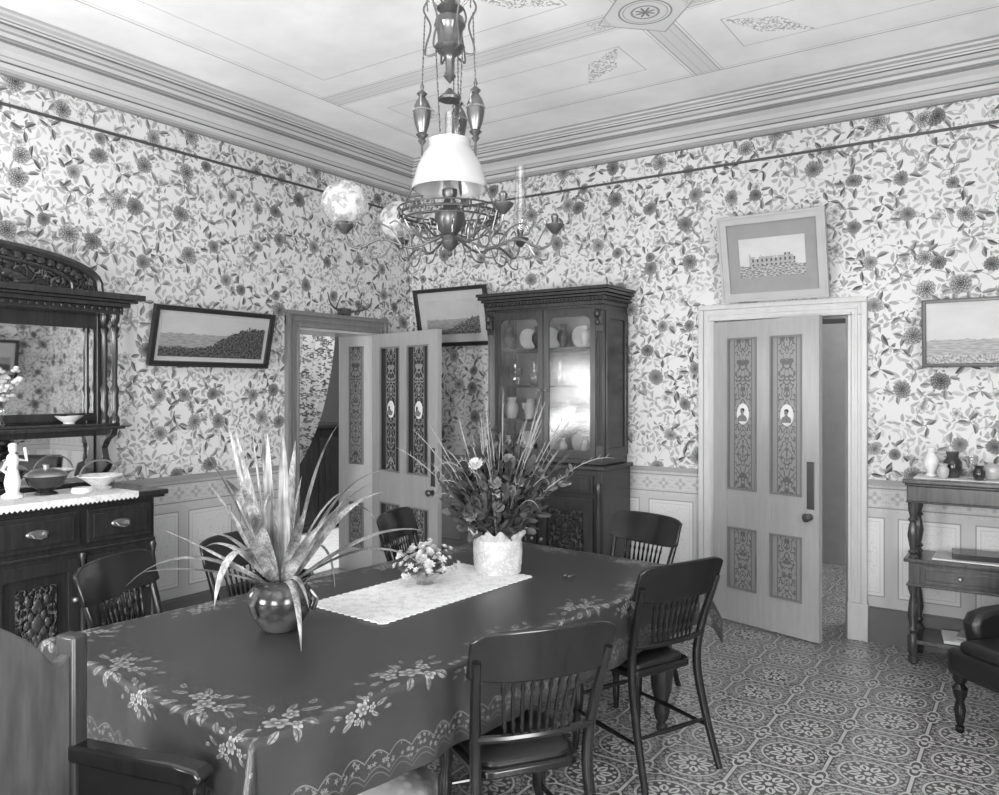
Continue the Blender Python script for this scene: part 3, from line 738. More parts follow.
MB().lathe([(.03,0),(.03,.008),(.06,.03),(.075,.045),(.07,.045),(.001,.012)],seg=24).obj('bowl','white',f)
# ------------------------------------------------------------------ bookcase
bc=E('bookcase',(1.67,-.024,0),0,'tall dark carved glazed bookcase against the wall','bookcase')
m=MB(); hw=.505; yf=-.38
m.bb((-hw,yf,1.08),(-hw+.025,0,2.22)).bb((hw-.025,yf,1.08),(hw,0,2.22)).bb((-hw,-.02,1.08),(hw,0,2.22)).bb((-hw,yf,2.2),(hw,0,2.24)).bb((-hw,yf,1.06),(hw,0,1.10))
m.bb((-hw,yf-.02,1.08),(-hw+.065,yf,2.22)).bb((hw-.065,yf-.02,1.08),(hw,yf,2.22))
m.obj('upper_case','bookwood',bc,bevel=.004,smooth=False)
for q in(-1,1):
    m=MB()
    for i in range(4): m.tube([(q*(hw-.012-i*.013),yf-.021,1.2),(q*(hw-.012-i*.013),yf-.021,2.03)],.005,6)
    m.obj('fluting','bookwood',bc)
    MB().box((q*(hw-.03),yf-.035,2.12),(.055,.04,.10)).sph((q*(hw-.03),yf-.055,2.15),(.026,.026,.035)).sph((q*(hw-.03),yf-.05,2.09),(.02,.02,.025)).obj('corbel','bookwood',bc,bevel=.004)
MB().bb((hw-.001,yf+.01,1.12),(hw+.012,yf+.06,2.18)).bb((hw-.001,-.06,1.12),(hw+.012,-.01,2.18)).bb((hw-.001,yf+.01,2.12),(hw+.011,-.01,2.18)).bb((hw-.001,yf+.01,1.12),(hw+.011,-.01,1.18)).obj('side_framing','bookwood',bc,bevel=.003,smooth=False)
m=MB().bb((-hw-.01,yf-.03,2.22),(hw+.01,0,2.25)).bb((-hw-.025,yf-.045,2.25),(hw+.025,0,2.28)).bb((-hw-.04,yf-.06,2.28),(hw+.04,0,2.30)).bb((-hw-.06,yf-.08,2.30),(hw+.06,0,2.325)).bb((-hw-.07,yf-.09,2.325),(hw+.07,0,2.35))
for i in range(34): m.box((-hw+.0+i*2*hw/33,yf-.05,2.263),(.016,.02,.018))
for i in range(13): m.box((hw+.03,yf+.02+i*.029,2.263),(.02,.016,.018))
m.obj('cornice','bookwood',bc,bevel=.003,smooth=False)
inter=plain('cupboard_interior',.26,.7)
for z in(1.36,1.62,1.9): MB().bb((-hw+.025,yf+.03,z),(hw-.025,-.02,z+.018)).obj('shelf','bookwood',bc,smooth=False)
MB().bb((-hw+.025,-.025,1.1),(hw-.025,-.0205,2.2)).obj('lining',inter,bc,smooth=False)
for q in(-1,1):
    a,b=(-.44,-.003) if q<0 else (.003,.44)
    m=MB().bb((a,yf-.018,1.10),(a+.045,yf,2.2)).bb((b-.045,yf-.018,1.10),(b,yf,2.2)).bb((a,yf-.018,1.10),(b,yf,1.16)).bb((a,yf-.018,2.14),(b,yf,2.2))
    w_=(b-a)/2-.045; cx=(a+b)/2
    for s_ in(-1,1):
        x_=cx+s_*w_; pts=[(x_,2.14)]+[(x_-s_*.045*(1-math.cos(t)),2.14-.045*(1-math.sin(t))) for t in [PI/2*i/6 for i in range(7)]]
        m.prism(pts,yf-.017,yf-.001,'xz')
    d=m.obj('glazed_door','bookwood',bc,bevel=.003,smooth=False)
    MB().bb((a+.04,yf-.010,1.15),(b-.04,yf-.006,2.15)).obj('glass_pane','glass',d,smooth=False)
    MB().sph((.027 if q>0 else -.027,yf-.028,1.6),.01).obj('knob','brasslt',d)
hw2=.53; y2=-.46
m=MB().bb((-hw2,y2,.08),(hw2,0,1.03)).bb((-hw2-.02,y2-.02,0),(hw2+.02,0,.1)).bb((-hw2-.025,y2-.03,1.03),(hw2+.025,0,1.06))
m.obj('lower_case','bookwood',bc,bevel=.006,smooth=False)
for q in(-1,1):
    a,b=(-.46,-.01) if q<0 else (.01,.46)
    d=MB().bb((a,y2-.018,.86),(b,y2,.99)).bb((a+.02,y2-.026,.88),(b-.02,y2-.018,.97)).obj('drawer','bookwood',bc,bevel=.004,smooth=False)
    bail(d,(a+b)/2,.925,y2-.026)
    m=MB().bb((a,y2-.02,.13),(a+.07,y2,.83)).bb((b-.07,y2-.02,.13),(b,y2,.83)).bb((a,y2-.02,.13),(b,y2,.21)).bb((a,y2-.02,.75),(b,y2,.83)).bb((a,y2-.004,.13),(b,y2,.83))
    d=m.obj('door','bookwood',bc,bevel=.005,smooth=False)
    MB().box((0,0,0),(b-a-.18,.012,.50)).obj('carved_panel','carve',d,((a+b)/2,y2-.009,.48),bevel=.004,smooth=False,label='carved lower door panel')
    MB().sph((b-.03 if q<0 else a+.03,y2-.03,.5),.013).obj('knob','brasslt',d)
    MB().lathe([(.025,0),(.03,.05),(.018,.09),(.024,.2),(.024,.6),(.018,.7),(.03,.76),(.02,.8)],(q*(hw2-.025),y2-.012,.14),14).obj('pilaster','bookwood',bc)
def lathe_thing(name,prof,mat,loc,lab,cat,group=None,seg=18,sc=1.0):
    return T(MB().lathe([(r*sc,z*sc) for r,z in prof],seg=seg).obj(name,mat,None,loc),lab,cat,group)
vaseP=[(.03,0),(.034,.008),(.02,.02),(.045,.07),(.04,.11),(.018,.14),(.026,.17)]
gobP=[(.028,0),(.004,.006),(.004,.06),(.03,.085),(.034,.13),(.03,.13),(.001,.075)]
jugP=[(.035,0),(.05,.04),(.05,.09),(.03,.12),(.036,.15)]
decP=[(.03,0),(.04,.01),(.045,.06),(.04,.09),(.012,.11),(.012,.15),(.02,.155),(.02,.18),(.001,.195)]
shz=[1.101,1.379,1.639,1.919]; G='ornaments in the bookcase'
rs=random.Random(3)
for zi,z in enumerate(shz):
    for j,x in enumerate((1.27,1.37,1.48,1.58,1.74,1.85,1.96,2.07)):
        t=(j*3+zi*2)%6; yy=-.24+.05*((j+zi)%3-1); sc=rs.uniform(.75,1.1)
        if t==0: lathe_thing('vase',vaseP,rs.choice(['white','pot','milk']),(x,yy,z),'small ornamental vase inside the glazed bookcase','vase',G,sc=sc)
        elif t==1: lathe_thing('goblet',gobP,'clear',(x,yy,z),'clear stemmed goblet inside the glazed bookcase','glass',G,sc=sc)
        elif t==2: lathe_thing('jug',jugP,'milk',(x,yy,z),'pale stoneware jug inside the glazed bookcase','jug',G,sc=sc)
        elif t==4: lathe_thing('decanter',decP,'clear',(x,yy,z),'glass decanter with stopper inside the bookcase','decanter',G,sc=sc)
        elif t==5: lathe_thing('goblet',gobP,'white',(x,yy,z),'pale stemmed goblet inside the glazed bookcase','glass',G,sc=sc)
        else:
            pl=MB().lathe([(.001,.004),(.05,.004),(.085,.016),(.088,.013),(.05,-.002),(.03,-.004)],seg=24,Mx=Matrix.Rotation(math.radians(-78),4,'X')@Matrix.Rotation(PI,4,'X')).obj('plate','white',None,(x if abs(x-1.27)>.01 else 1.30,-.13,z+.091))
            T(pl,'white plate standing inside the glazed bookcase','plate',G)
# ------------------------------------------------------------------ dining table
tr=math.radians(-5.5); tc=(2.675,-3.04)
tb=E('dining_table',(tc[0],tc[1],0),tr,'long dark wooden dining table beneath the cloth','table')
MB().bb((-W2+.01,-L2+.01,.715),(W2-.01,L2-.01,.748)).obj('tabletop','mahog',tb,bevel=.005,smooth=False)
MB().bb((-W2+.12,-L2+.12,.61),(W2-.12,-L2+.14,.715)).bb((-W2+.12,L2-.14,.61),(W2-.12,L2-.12,.715)).bb((-W2+.12,-L2+.12,.61),(-W2+.14,L2-.12,.715)).bb((W2-.14,-L2+.12,.61),(W2-.12,L2-.12,.715)).obj('apron','mahog',tb,smooth=False)
legP=[(.02,0),(.026,.01),(.026,.03),(.016,.04),(.03,.06),(.04,.10),(.03,.14),(.048,.20),(.055,.30),(.05,.38),(.03,.44),(.05,.46),(.05,.48),(.04,.5),(.04,.713)]
for x in(-W2+.11,W2-.11):
    for y in(-L2+.11,L2-.11): MB().lathe(legP,(x,y,0),20).obj('leg','mahog',tb,label='turned table leg on caster')
vs=[];fs=[];uvs=[]
nx,ny=110,180; HX,HY=W2+DROP,L2+DROP; top=.760
def cpos(s,t):
    ex=max(abs(s)-W2,0); ey=max(abs(t)-L2,0); d=math.hypot(ex,ey)
    x=max(-W2,min(W2,s)); y=max(-L2,min(L2,t))
    if d<1e-6: return (x,y,top)
    sx=math.copysign(1,s); sy=math.copysign(1,t)
    nxx,nyy=ex/d*sx,ey/d*sy
    R=.018
    if d<R*PI/2: a=d/R; out=R*math.sin(a); dz=R*(1-math.cos(a))
    else: out=R; dz=R+(d-R*PI/2)
    k=min(1,dz/.25)
    al=(t if ex>ey else s)
    side=k*(.008+.009*math.sin(al*17)+.005*math.sin(al*31+1))
    if ex>0 and ey>0:
        ang=math.atan2(ey,ex); w=math.sin(2*ang)**2
        q=(math.copysign(L2,t) if ex>ey else math.copysign(W2,s))
        endv=k*(.008+.009*math.sin(q*17)+.005*math.sin(q*31+1))
        rip=endv*(1-w)+k*w*((.12 if t>0 else .085)+.02*math.sin(ang*8))
    else: rip=side
    out+=max(rip,-.004)
    return (x+nxx*out,y+nyy*out,top-dz*(.985))
def axis(n,Hh,W):
    a=[-Hh+2*Hh*i/n for i in range(n+1)]
    a+= [q*(W+e) for q in(-1,1) for e in(0,.005,.011,.018,.028)]
    return sorted(set(round(v,5) for v in a))
ax_,ay_=axis(nx,HX,W2),axis(ny,HY,L2)
for t in ay_:
    for s in ax_: vs.append(cpos(s,t)); uvs.append((s,t))
n_=len(ax_)
for j in range(len(ay_)-1):
    for i in range(n_-1): a=j*n_+i; fs.append((a,a+1,a+n_+1,a+n_))
me=bpy.data.meshes.new('tablecloth'); me.from_pydata(vs,[],fs); me.update()
ul=me.uv_layers.new(name='u')
for l in me.loops: ul.data[l.index].uv=uvs[l.vertex_index]
me.polygons.foreach_set('use_smooth',[True]*len(me.polygons)); me.materials.append(M['cloth'])
tcloth=bpy.data.objects.new('tablecloth',me); bpy.context.scene.collection.objects.link(tcloth)
tcloth.location=(tc[0],tc[1],0); tcloth.rotation_euler=(0,0,tr)
T(tcloth,'dark damask tablecloth with pale floral sprays draped over table','tablecloth')
TT=.7625
pts=[]
def edge(a,b,n,d):
    for i in range(n):
        t=i/n; x=a[0]+(b[0]-a[0])*t; y=a[1]+(b[1]-a[1])*t; s=.010*abs(math.sin(PI*t*n/2)); pts.append((x+d[0]*s,y+d[1]*s))
ww,ll=.215,.46
edge((-ww,-ll),(ww,-ll),24,(0,-1)); edge((ww,-ll),(ww,ll),52,(1,0)); edge((ww,ll),(-ww,ll),24,(0,1)); edge((-ww,ll),(-ww,-ll),52,(-1,0))
T(MB().prism(pts,0,.003,'xy').obj('table_runner','lace',None,(2.61,-2.93,TT),(0,0,math.radians(-4)),smooth=False),'white lace runner on the tablecloth','runner')
# ------------------------------------------------------------------ potted strap plant
pp=E('potted_plant',(2.53,-3.65,TT),0,'spiky strap-leaved plant in glossy dark jardiniere','potted plant')
MB().lathe([(.055,0),(.06,.004),(.075,.02),(.10,.06),(.115,.10),(.11,.135),(.09,.16),(.092,.17),(.112,.185),(.116,.192),(.108,.192),(.085,.172),(.08,.15),(.001,.15)],seg=36).obj('pot','pot',pp)
m=MB()
for q in range(3):
    a=q*2*PI/3+.6; m.tube([(.105*math.cos(a),.105*math.sin(a),.14),(.13*math.cos(a),.13*math.sin(a),.11),(.115*math.cos(a),.115*math.sin(a),.07)],.009,7)
m.obj('pot_handle','pot',pp)
MB().lathe([(.001,.165),(.085,.165),(.088,.15)],cap=False).obj('soil','leather',pp)
def strap(m,base,az,el,L,w,droop,n=14,tw=0):
    p=Vector(base); d=Vector((math.cos(az)*math.cos(el),math.sin(az)*math.cos(el),math.sin(el))); vs=[];fs=[]
    side=Vector((-math.sin(az+tw),math.cos(az+tw),0))
    for i in range(n+1):
        t=i/n; wd_=w*min(1,.45+t*2.2)*(1-t**3.2)+.0006
        up=side.cross(d).normalized()
        vs+= [p-side*wd_,p-up*wd_*.35,p+side*wd_]
        p=p+d*(L/n); d=(d+Vector((0,0,-droop*t/n*6))).normalized()
    for i in range(n):
        for k in(0,1): a=i*3+k; fs.append((a,a+1,a+4,a+3))
    m.add(vs,fs)
m=MB(); rp=random.Random(21)
for i in range(40):
    az=i*2.39996+rp.uniform(-.5,.5); q=(i/40)**.85
    el=math.radians(88-60*q+rp.uniform(-12,10)); L=rp.uniform(.36,.58)
    if i<5: L=rp.uniform(.52,.60)
    dr_=rp.choice([.05,.15,.3,.5,.9])*(.4+q*.9)
    if i%9==5: dr_=1.5; L=.5
    strap(m,(.035*math.cos(az),.035*math.sin(az),.16),az,el,L,rp.uniform(.015,.024),dr_,tw=rp.uniform(-1.0,1.0))
m.obj('foliage','leaflt',pp,ang=80)
# ------------------------------------------------------------------ flower arrangement
fa=E('flower_arrangement',(2.677,-2.50,TT+.004),0,'tall bouquet of grasses and flowers in a pale wrapped pot','flower arrangement')
m=MB(); seg=96; vs=[];fs=[]
pr=[(.098,0),(.104,.01),(.108,.05),(.110,.10),(.108,.14),(.104,.155),(.114,.170),(.130,.195),(.124,.197),(.100,.165)]
for j,(r,z) in enumerate(pr):
    for i in range(seg):
        a=2*PI*i/seg; sq=1/(abs(math.cos(a+.6))**5+abs(math.sin(a+.6))**5)**.2; rim=max(0,(z-.15)/.045)
        rr=r*(.72+.28*sq)*(1+.018*math.sin(a*23+z*40)+.06*rim*math.sin(a*14)); vs.append((rr*math.cos(a),rr*math.sin(a),z+.011*rim*math.sin(a*14+1)))
for j in range(len(pr)-1):
    for i in range(seg): k=(i+1)%seg; fs.append((j*seg+i,j*seg+k,(j+1)*seg+k,(j+1)*seg+i))
fs.append(tuple(range(seg))[::-1]); m.add(vs,fs).obj('wrapped_pot','wrap',fa)
g=MB()
for i in range(58):
    az=random.uniform(0,2*PI); el=math.radians(random.uniform(46,88)); L=random.uniform(.40,.72)
    n=16; p=Vector((.03*math.cos(az),.03*math.sin(az),.15)); d=Vector((math.cos(az)*math.cos(el),math.sin(az)*math.cos(el),math.sin(el)));P=[]; dr_=random.choice([.3,.8,2,4,7])
    for k in range(n+1):
        P.append(p.copy()); p=p+d*L/n; d=(d+Vector((random.uniform(-.02,.02),random.uniform(-.02,.02),-.06*(k/n)**2*dr_))).normalized()
    g.tube(P,[.0009]*11+[.0014,.0020,.0022,.0018,.0012,.0005],5)
    if i%2==0:
        for k in range(8,16):
            q=P[k]; s_=random.uniform(0,6)
            g.tube([q,q+Vector((.016*math.cos(s_),.016*math.sin(s_),.02))],[.0013,.0004],4)
g.obj('grass_plumes','grass',fa)
def ell(rm,zc=.38,zr=.20):
    while True:
        x,y,z=[random.uniform(-1,1) for _ in range(3)]
        if x*x+y*y+z*z<1: return Vector((x*rm,y*rm,zc+z*zr))
def petal(m,c,d,s,L,w):
    u=s.cross(d); m.add([c,c+d*L*.4+s*w*.8,c+d*L*.45+u*w*.35,c+d*L*.4-s*w*.8,c+d*L*.8+s*w*.75,c+d*L*.8-s*w*.75,c+d*L],[(0,1,2),(0,2,3),(1,4,2),(2,5,3),(2,4,6),(2,6,5)])
def bloom(m,c,nrm,R,rings=((1.35,11,1.0),(.95,9,.9),(.5,6,.7))):
    c=Vector(c); nrm=nrm.normalized(); t1=nrm.orthogonal().normalized(); t2=nrm.cross(t1); o=random.uniform(0,6)
    for th,k,l in rings:
        for i in range(k):
            a=o+th+2*PI*i/k; rad=t1*math.cos(a)+t2*math.sin(a)
            d=(nrm*math.cos(th)+rad*math.sin(th)).normalized(); s=nrm.cross(rad).normalized()
            petal(m,c,d,s,R*l,R*.30)
    m.sph(tuple(c+nrm*R*.15),R*.25,8)
def leafy(m,c,d,L,w):
    d=d.normalized(); s=d.cross(Vector((random.uniform(-1,1),random.uniform(-1,1),random.uniform(-1,1)))).normalized(); petal(m,Vector(c),d,s,L,w)
g=MB(); ctr=Vector((0,0,.25))
for i in range(700):
    p=ell(.21,.345,.20); leafy(g,p,(p-ctr)+Vector((random.uniform(-.15,.15),random.uniform(-.15,.15),random.uniform(-.05,.15))),random.uniform(.04,.09),random.uniform(.010,.021))
for i in range(34):
    az=random.uniform(0,2*PI); el=math.radians(random.uniform(35,88)); d=Vector((math.cos(az)*math.cos(el),math.sin(az)*math.cos(el),math.sin(el))); L=random.uniform(.3,.50)
    g.tube([Vector((0,0,.15)),Vector((0,0,.15))+d*L],.0022,5)
    for k in range(9):
        leafy(g,Vector((0,0,.15))+d*L*(.4+.6*k/8),d+Vector((random.uniform(-1,1),random.uniform(-1,1),random.uniform(-.5,.5))),.05,.010)
g.obj('leaves','leafdk',fa,ang=80)
for mt,num,nm,rr_ in(('blossomW',18,'pale_blossoms',.23),('blossomM',34,'grey_blossoms',.23),('blossomD',26,'dark_blossoms',.20)):
    g=MB()
    for i in range(num):
        p=ell(rr_,.38,.19); bloom(g,p,(p-ctr)+Vector((.1,-.1,0)),random.uniform(.024,.042))
    g.obj(nm,mt,fa,ang=80)
for c_ in((-.03,.04,.47),(.06,-.10,.42)):
    g=MB(); bloom(g,c_,Vector((.4,-.5,.3)),.055); g.obj('large_dark_bloom','blossomD',fa,ang=80)
sf=E('flower_bowl',(2.54,-2.86,TT+.004),0,'low glass bowl of small white flowers on the runner','flower bowl')
MB().lathe([(.04,0),(.03,.01),(.06,.03),(.075,.055),(.07,.055),(.001,.015)],seg=24).obj('bowl','clear',sf)
g=MB()
for i in range(95):
    az=random.uniform(0,2*PI); r=random.uniform(0,.15); z=.05+random.uniform(0,.15)*(1-r*3)
    bloom(g,(r*math.cos(az),r*math.sin(az),z),Vector((r*math.cos(az),r*math.sin(az)-.02,z)),random.uniform(.013,.022),((1.3,6,1.0),(.7,5,.8)))
g.obj('blossoms','blossomW',sf,ang=80)
g=MB()
for i in range(50):
    az=random.uniform(0,2*PI); r=random.uniform(0.01,.10); leafy(g,(r*math.cos(az),r*math.sin(az),.04+random.uniform(0,.05)),Vector((math.cos(az),math.sin(az),random.uniform(-.2,1))),.05,.008)
g.obj('leaves','leafdk',sf,ang=80)
T(MB().tube([(0,0,.008),(.012,.01,.009),(.03,.0,.008),(.04,.02,.01),(.02,.03,.008)],.007,6).sph((.035,-.01,.012),(.012,.009,.008),8).obj('nutcracker','brass',None,(2.98,-2.42,TT)),'small dark metal table ornament on the cloth','ornament')
# ------------------------------------------------------------------ dining chairs
ch=E('dining_chair',(3.34,-3.38,0),0,'dark bentwood spindle-back dining chair with leather seat','chair','dining chairs around the table')
def rr(wf,wb,yb,yf_,n=6,r=.06):
    pts=[]
    cs=[(wf-r,yf_-r,0),(-wf+r,yf_-r,PI/2),(-wb+r,yb+r,PI),(wb-r,yb+r,1.5*PI)]
    for cx,cy,a0 in cs:
        for i in range(n+1): a=a0+PI/2*i/n; pts.append((cx+r*math.cos(a),cy+r*math.sin(a)))
    return pts
MB().prism(rr(.205,.18,-.19,.20),.415,.445,'xy').obj('seat','chairwood',ch,bevel=.008)
m=MB(); o1=rr(.185,.16,-.165,.18); vs=[];N=len(o1)
for k,(s_,z) in enumerate(((1,.445),(.99,.458),(.9,.466),(.5,.469))): vs+=[(x*s_,y*s_,z) for x,y in o1]
fs=[(k*N+i,k*N+(i+1)%N,(k+1)*N+(i+1)%N,(k+1)*N+i) for k in range(3) for i in range(N)]+[tuple(3*N+i for i in range(N))]
m.add(vs,fs).obj('seat_pad','leather',ch,label='black leather seat pad')
for q in(-1,1):
    P=smooth_curve([(q*.212,-.30,0),(q*.197,-.235,.22),(q*.187,-.195,.43),(q*.196,-.215,.60),(q*.216,-.285,.82)],6)
    MB().tube(P,[.014+.005*math.sin(PI*i/24) for i in range(25)],10).obj('back_leg','chairwood',ch)
    MB().lathe([(.012,0),(.014,.02),(.020,.12),(.016,.15),(.024,.18),(.026,.26),(.018,.30),(.024,.33),(.02,.42)],(0,0,0),14,Mx=Matrix.Translation((q*.185,.18,0))@Matrix.Rotation(math.radians(-q*2),4,'Y')@Matrix.Rotation(math.radians(2),4,'X')).obj('front_leg','chairwood',ch)
vs=[];fs=[];n=20
for i in range(n+1):
    t=-1+2*i/n; x=.238*t; yb=-.300+.032*t*t; ht=.912-.006*t*t-.022*t**8; hb=.745+.010*t*t+.010*t**8
    for (yy,z) in((yb+.026,hb),(yb+.006,(hb+ht)/2),(yb-.018,ht),(yb-.036,ht-.002),(yb-.014,(hb+ht)/2),(yb+.006,hb-.002)): vs.append((x,yy,z))
for i in range(n):
    for k in range(6): a=i*6+k; b=i*6+(k+1)%6; fs.append((a,b,b+6,a+6))
fs+=[tuple(range(6)),tuple(n*6+k for k in range(5,-1,-1))]
MB().add(vs,fs).obj('crest_rail','chairwood',ch,bevel=.006)
MB().tube([(-.19,-.215,.56),(-.1,-.235,.56),(0,-.24,.56),(.1,-.235,.56),(.19,-.215,.56)],[.013]*5,8).obj('lower_rail','chairwood',ch)
for i in range(9):
    t=(i-4)/4; h0,h1=.56,.755; P=[];R_=[]
    for k,(f_,r_) in enumerate(((0,.004),(.12,.0055),(.2,.0085),(.28,.0045),(.36,.008),(.55,.0065),(.72,.0045),(.8,.008),(.88,.0045),(1,.004))):
        P.append((t*(.105+.022*f_),-.238-.037*f_**1.5+.008*t*t,h0+(h1-h0)*f_)); R_.append(r_)
    MB().tube(P,R_,8).obj('spindle','chairwood',ch)
for q in(-1,1):
    MB().tube([(q*.195,-.25,.17),(q*.195,0,.175),(q*.186,.18,.18)],[.007,.011,.007],8).obj('stretcher','chairwood',ch)
MB().tube([(-.186,.18,.24),(0,.18,.24),(.186,.18,.24)],[.007,.011,.007],8).obj('stretcher','chairwood',ch)
MB().tube([(-.195,-.245,.20),(0,-.245,.20),(.195,-.245,.20)],[.007,.011,.007],8).obj('stretcher','chairwood',ch)
def az_of(f): return math.atan2(-f[0],f[1])
ch.location=(3.295,-3.33,0); ch.rotation_euler=(0,0,az_of((-.815,.58)))
dup(ch,(3.270,-2.30,0),az_of((-.92,.39)),'dark spindle-back dining chair drawn up beside the tablecloth')
dup(ch,(2.85,-1.66,0),az_of((-.26,-.96)),'dark spindle-back dining chair at the table end near bookcase')
dup(ch,(1.96,-2.0,0),az_of((.95,.3)),'dark spindle-back dining chair between open door and table')
dup(ch,(1.82,-3.58,0),az_of((.92,.39)),'dark spindle-back dining chair facing table near the sideboard')
dup(ch,(1.80,-3.02,0),az_of((1,.0)),'dark spindle-back dining chair behind the strap-leaved plant')
# ------------------------------------------------------------------ wooden armchair near
ac=E('armchair',(2.97,-4.675,0),az_of((.975,.22)),'heavy wooden armchair with shaped plain solid back','armchair')
def crest(i,N=24):
    a=i/N; x=.235-.47*a; u=abs(2*a-1)
    z=.915+.165*(1-u**1.5)-.016*math.exp(-((u-.90)/.07)**2)
    return x,z
pts=[(-.27,.20),(.27,.20),(.27,.93)]+[crest(i) for i in range(25)]+[(-.27,.93)]
MB().prism(pts,-.27,-.235,'xz').obj('backrest','armwood',ac,bevel=.006,label='solid arched wooden back')
for q in(-1,1):
    MB().bb((q*.262,-.285,0),(q*.308,-.22,.975)).obj('back_post','armpost',ac,bevel=.008)
    MB().bb((q*.268,.13,0),(q*.308,.17,.68)).obj('front_leg','chairwood',ac,bevel=.005)
    pr_=[(-.24,.695),(-.15,.697),(0,.70),(.11,.705),(.175,.70),(.195,.68),(.17,.655),(0,.65),(-.24,.65)]
    MB().prism(pr_,q*.258,q*.316,'yz').obj('armrest','chairwood',ac,bevel=.008)
    MB().bb((q*.278,-.23,.30),(q*.292,.14,.66)).obj('side_panel','leather',ac)
MB().bb((-.27,-.24,.38),(.27,.18,.45)).obj('seat','leather',ac,bevel=.02)
MB().bb((-.27,.14,.30),(.27,.16,.38)).bb((-.27,-.26,.30),(.27,-.24,.38)).obj('seat_rail','armwood',ac)
# ------------------------------------------------------------------ easy chair at right
ec=E('easy_chair',(4.84,-1.20,0),az_of((-.654,-.757)),'dark upholstered low easy chair with turned legs','armchair')
MB().bb((-.31,-.30,.27),(.31,.34,.40)).obj('seat_frame','leather',ec,bevel=.03)
MB().bb((-.24,-.26,.385),(.24,.34,.45)).obj('cushion','leather',ec,bevel=.03)
bk=[(-.20,.3),(-.30,.3),(-.40,.80),(-.38,.84),(-.32,.84),(-.27,.78)]
MB().prism(bk,-.31,.31,'yz').obj('backrest','leather',ec,bevel=.03)
for q in(-1,1):
    ar=[(-.28,.38),(.20,.38),(.23,.50),(.20,.55),(.12,.57),(-.1,.58),(-.32,.66)]
    MB().prism(ar,q*.24,q*.33,'yz').obj('armrest','leather',ec,bevel=.025)
    for yy in(-.26,.29):
        MB().lathe([(.012,0),(.02,.01),(.02,.03),(.012,.035),(.018,.05),(.026,.11),(.018,.15),(.03,.18),(.034,.21),(.02,.23),(.032,.25),(.032,.285)],(q*.27,yy,0),16).obj('leg','chairwood',ec,label='turned leg on brass caster')
# ------------------------------------------------------------------ tiered side table
wn=E('tiered_side_table',(4.62,-.03,0),0,'dark wooden tiered side table with turned legs by the wall','side table')
ww,dd=.50,-.31
MB().bb((-ww-.03,dd-.03,1.060),(ww+.03,0,1.085)).bb((-ww-.01,dd-.01,.955),(ww+.01,-.01,1.045)).bb((-ww-.02,dd-.02,1.045),(ww+.02,-.0,1.060)).bb((-ww-.015,dd-.015,.945),(ww+.015,-.005,.957)).obj('tabletop','tablewood',wn,bevel=.005,smooth=False)
MB().bb((-ww,dd-.01,.47),(ww,-.01,.60)).bb((-ww-.025,dd-.025,.60),(ww+.025,0,.622)).bb((-ww-.012,dd-.02,.46),(ww+.012,-.01,.475)).obj('drawer_box','tablewood',wn,bevel=.004,smooth=False)
for q in(-1,1):
    d=MB().bb((q*.03,dd-.022,.485),(q*.44,dd-.01,.588)).bb((q*.06,dd-.028,.505),(q*.41,dd-.02,.568)).obj('drawer','tablewood',wn,bevel=.003,smooth=False)
    MB().sph((q*.235,dd-.040,.535),.013).obj('knob','brasslt',d)
MB().bb((-ww,dd,.12),(ww,-.01,.145)).obj('shelf','tablewood',wn,bevel=.004,smooth=False)
for x in(-ww+.02,ww-.02):
    for y in(dd+.02,-.035):
        m=MB().lathe([(.014,0),(.026,.01),(.028,.04),(.014,.05),(.030,.07),(.030,.16),(.016,.18),(.028,.20),(.018,.22),(.030,.28),(.022,.36),(.015,.40),(.028,.44),(.028,.47)],(x,y,0),16)
        m.lathe([(.028,.622),(.015,.64),(.028,.655),(.016,.67),(.022,.70),(.030,.75),(.022,.81),(.016,.83),(.028,.845),(.016,.86),(.026,.90),(.028,.955)],(x,y,0),16); m.obj('leg','tablewood',wn,label='turned leg')
MB().bb((-ww,dd,.20),(-ww+.015,-.02,.22)).obj('side_rail','tablewood',wn)
T(MB().bb((4.14,-.30,1.086),(5.1,-.06,1.090)).obj('lace_mat','lace',smooth=False),'white lace mat on the tiered side table','mat')
zt=1.0915
small=[(.02,0),(.03,.02),(.032,.05),(.02,.07),(.026,.085)]
for (p,mt,x,y,nm,lab) in((vaseP,'white',4.22,-.18,'vase','small white vase on the lace mat'),(jugP,'pot',4.33,-.16,'jug','small dark glazed jug on the lace mat'),(small,'milk',4.29,-.25,'cup','tiny pale cup on the lace mat'),(gobP,'clear',4.43,-.2,'goblet','clear stemmed glass on the lace mat'),([(.03,0),(.05,.02),(.055,.05),(.05,.07),(.02,.09)],'milk',4.53,-.17,'ginger_jar','pale squat jar on the lace mat'),(small,'pot',4.47,-.27,'cup','tiny dark cup on the lace mat'),(vaseP,'pot',4.64,-.16,'vase','small dark vase on the lace mat')):
    lathe_thing(nm,p,mt,(x,y,zt),lab,nm.replace('_',' '))
T(MB().bb((4.24,-.33,.624),(4.85,-.08,.632)).obj('newspaper','paper',smooth=False),'folded white newspaper on middle tier','newspaper')
T(MB().bb((-.12,-.1,0),(.12,.1,.03)).obj('box','mahog',None,(4.45,-.19,.633),(0,0,.1),bevel=.003),'small dark box lying on the newspaper','box')
T(MB().bb((-.22,-.12,0),(.22,.12,.018)).obj('book','paper',None,(4.50,-.18,.1465),(0,0,.15),bevel=.003),'large pale book on the bottom shelf','book')
T(MB().bb((-.15,-.1,0),(.15,.1,.015)).obj('book','mountdk',None,(4.51,-.18,.1665),(0,0,-.1),bevel=.003),'grey book lying on a larger book','book')
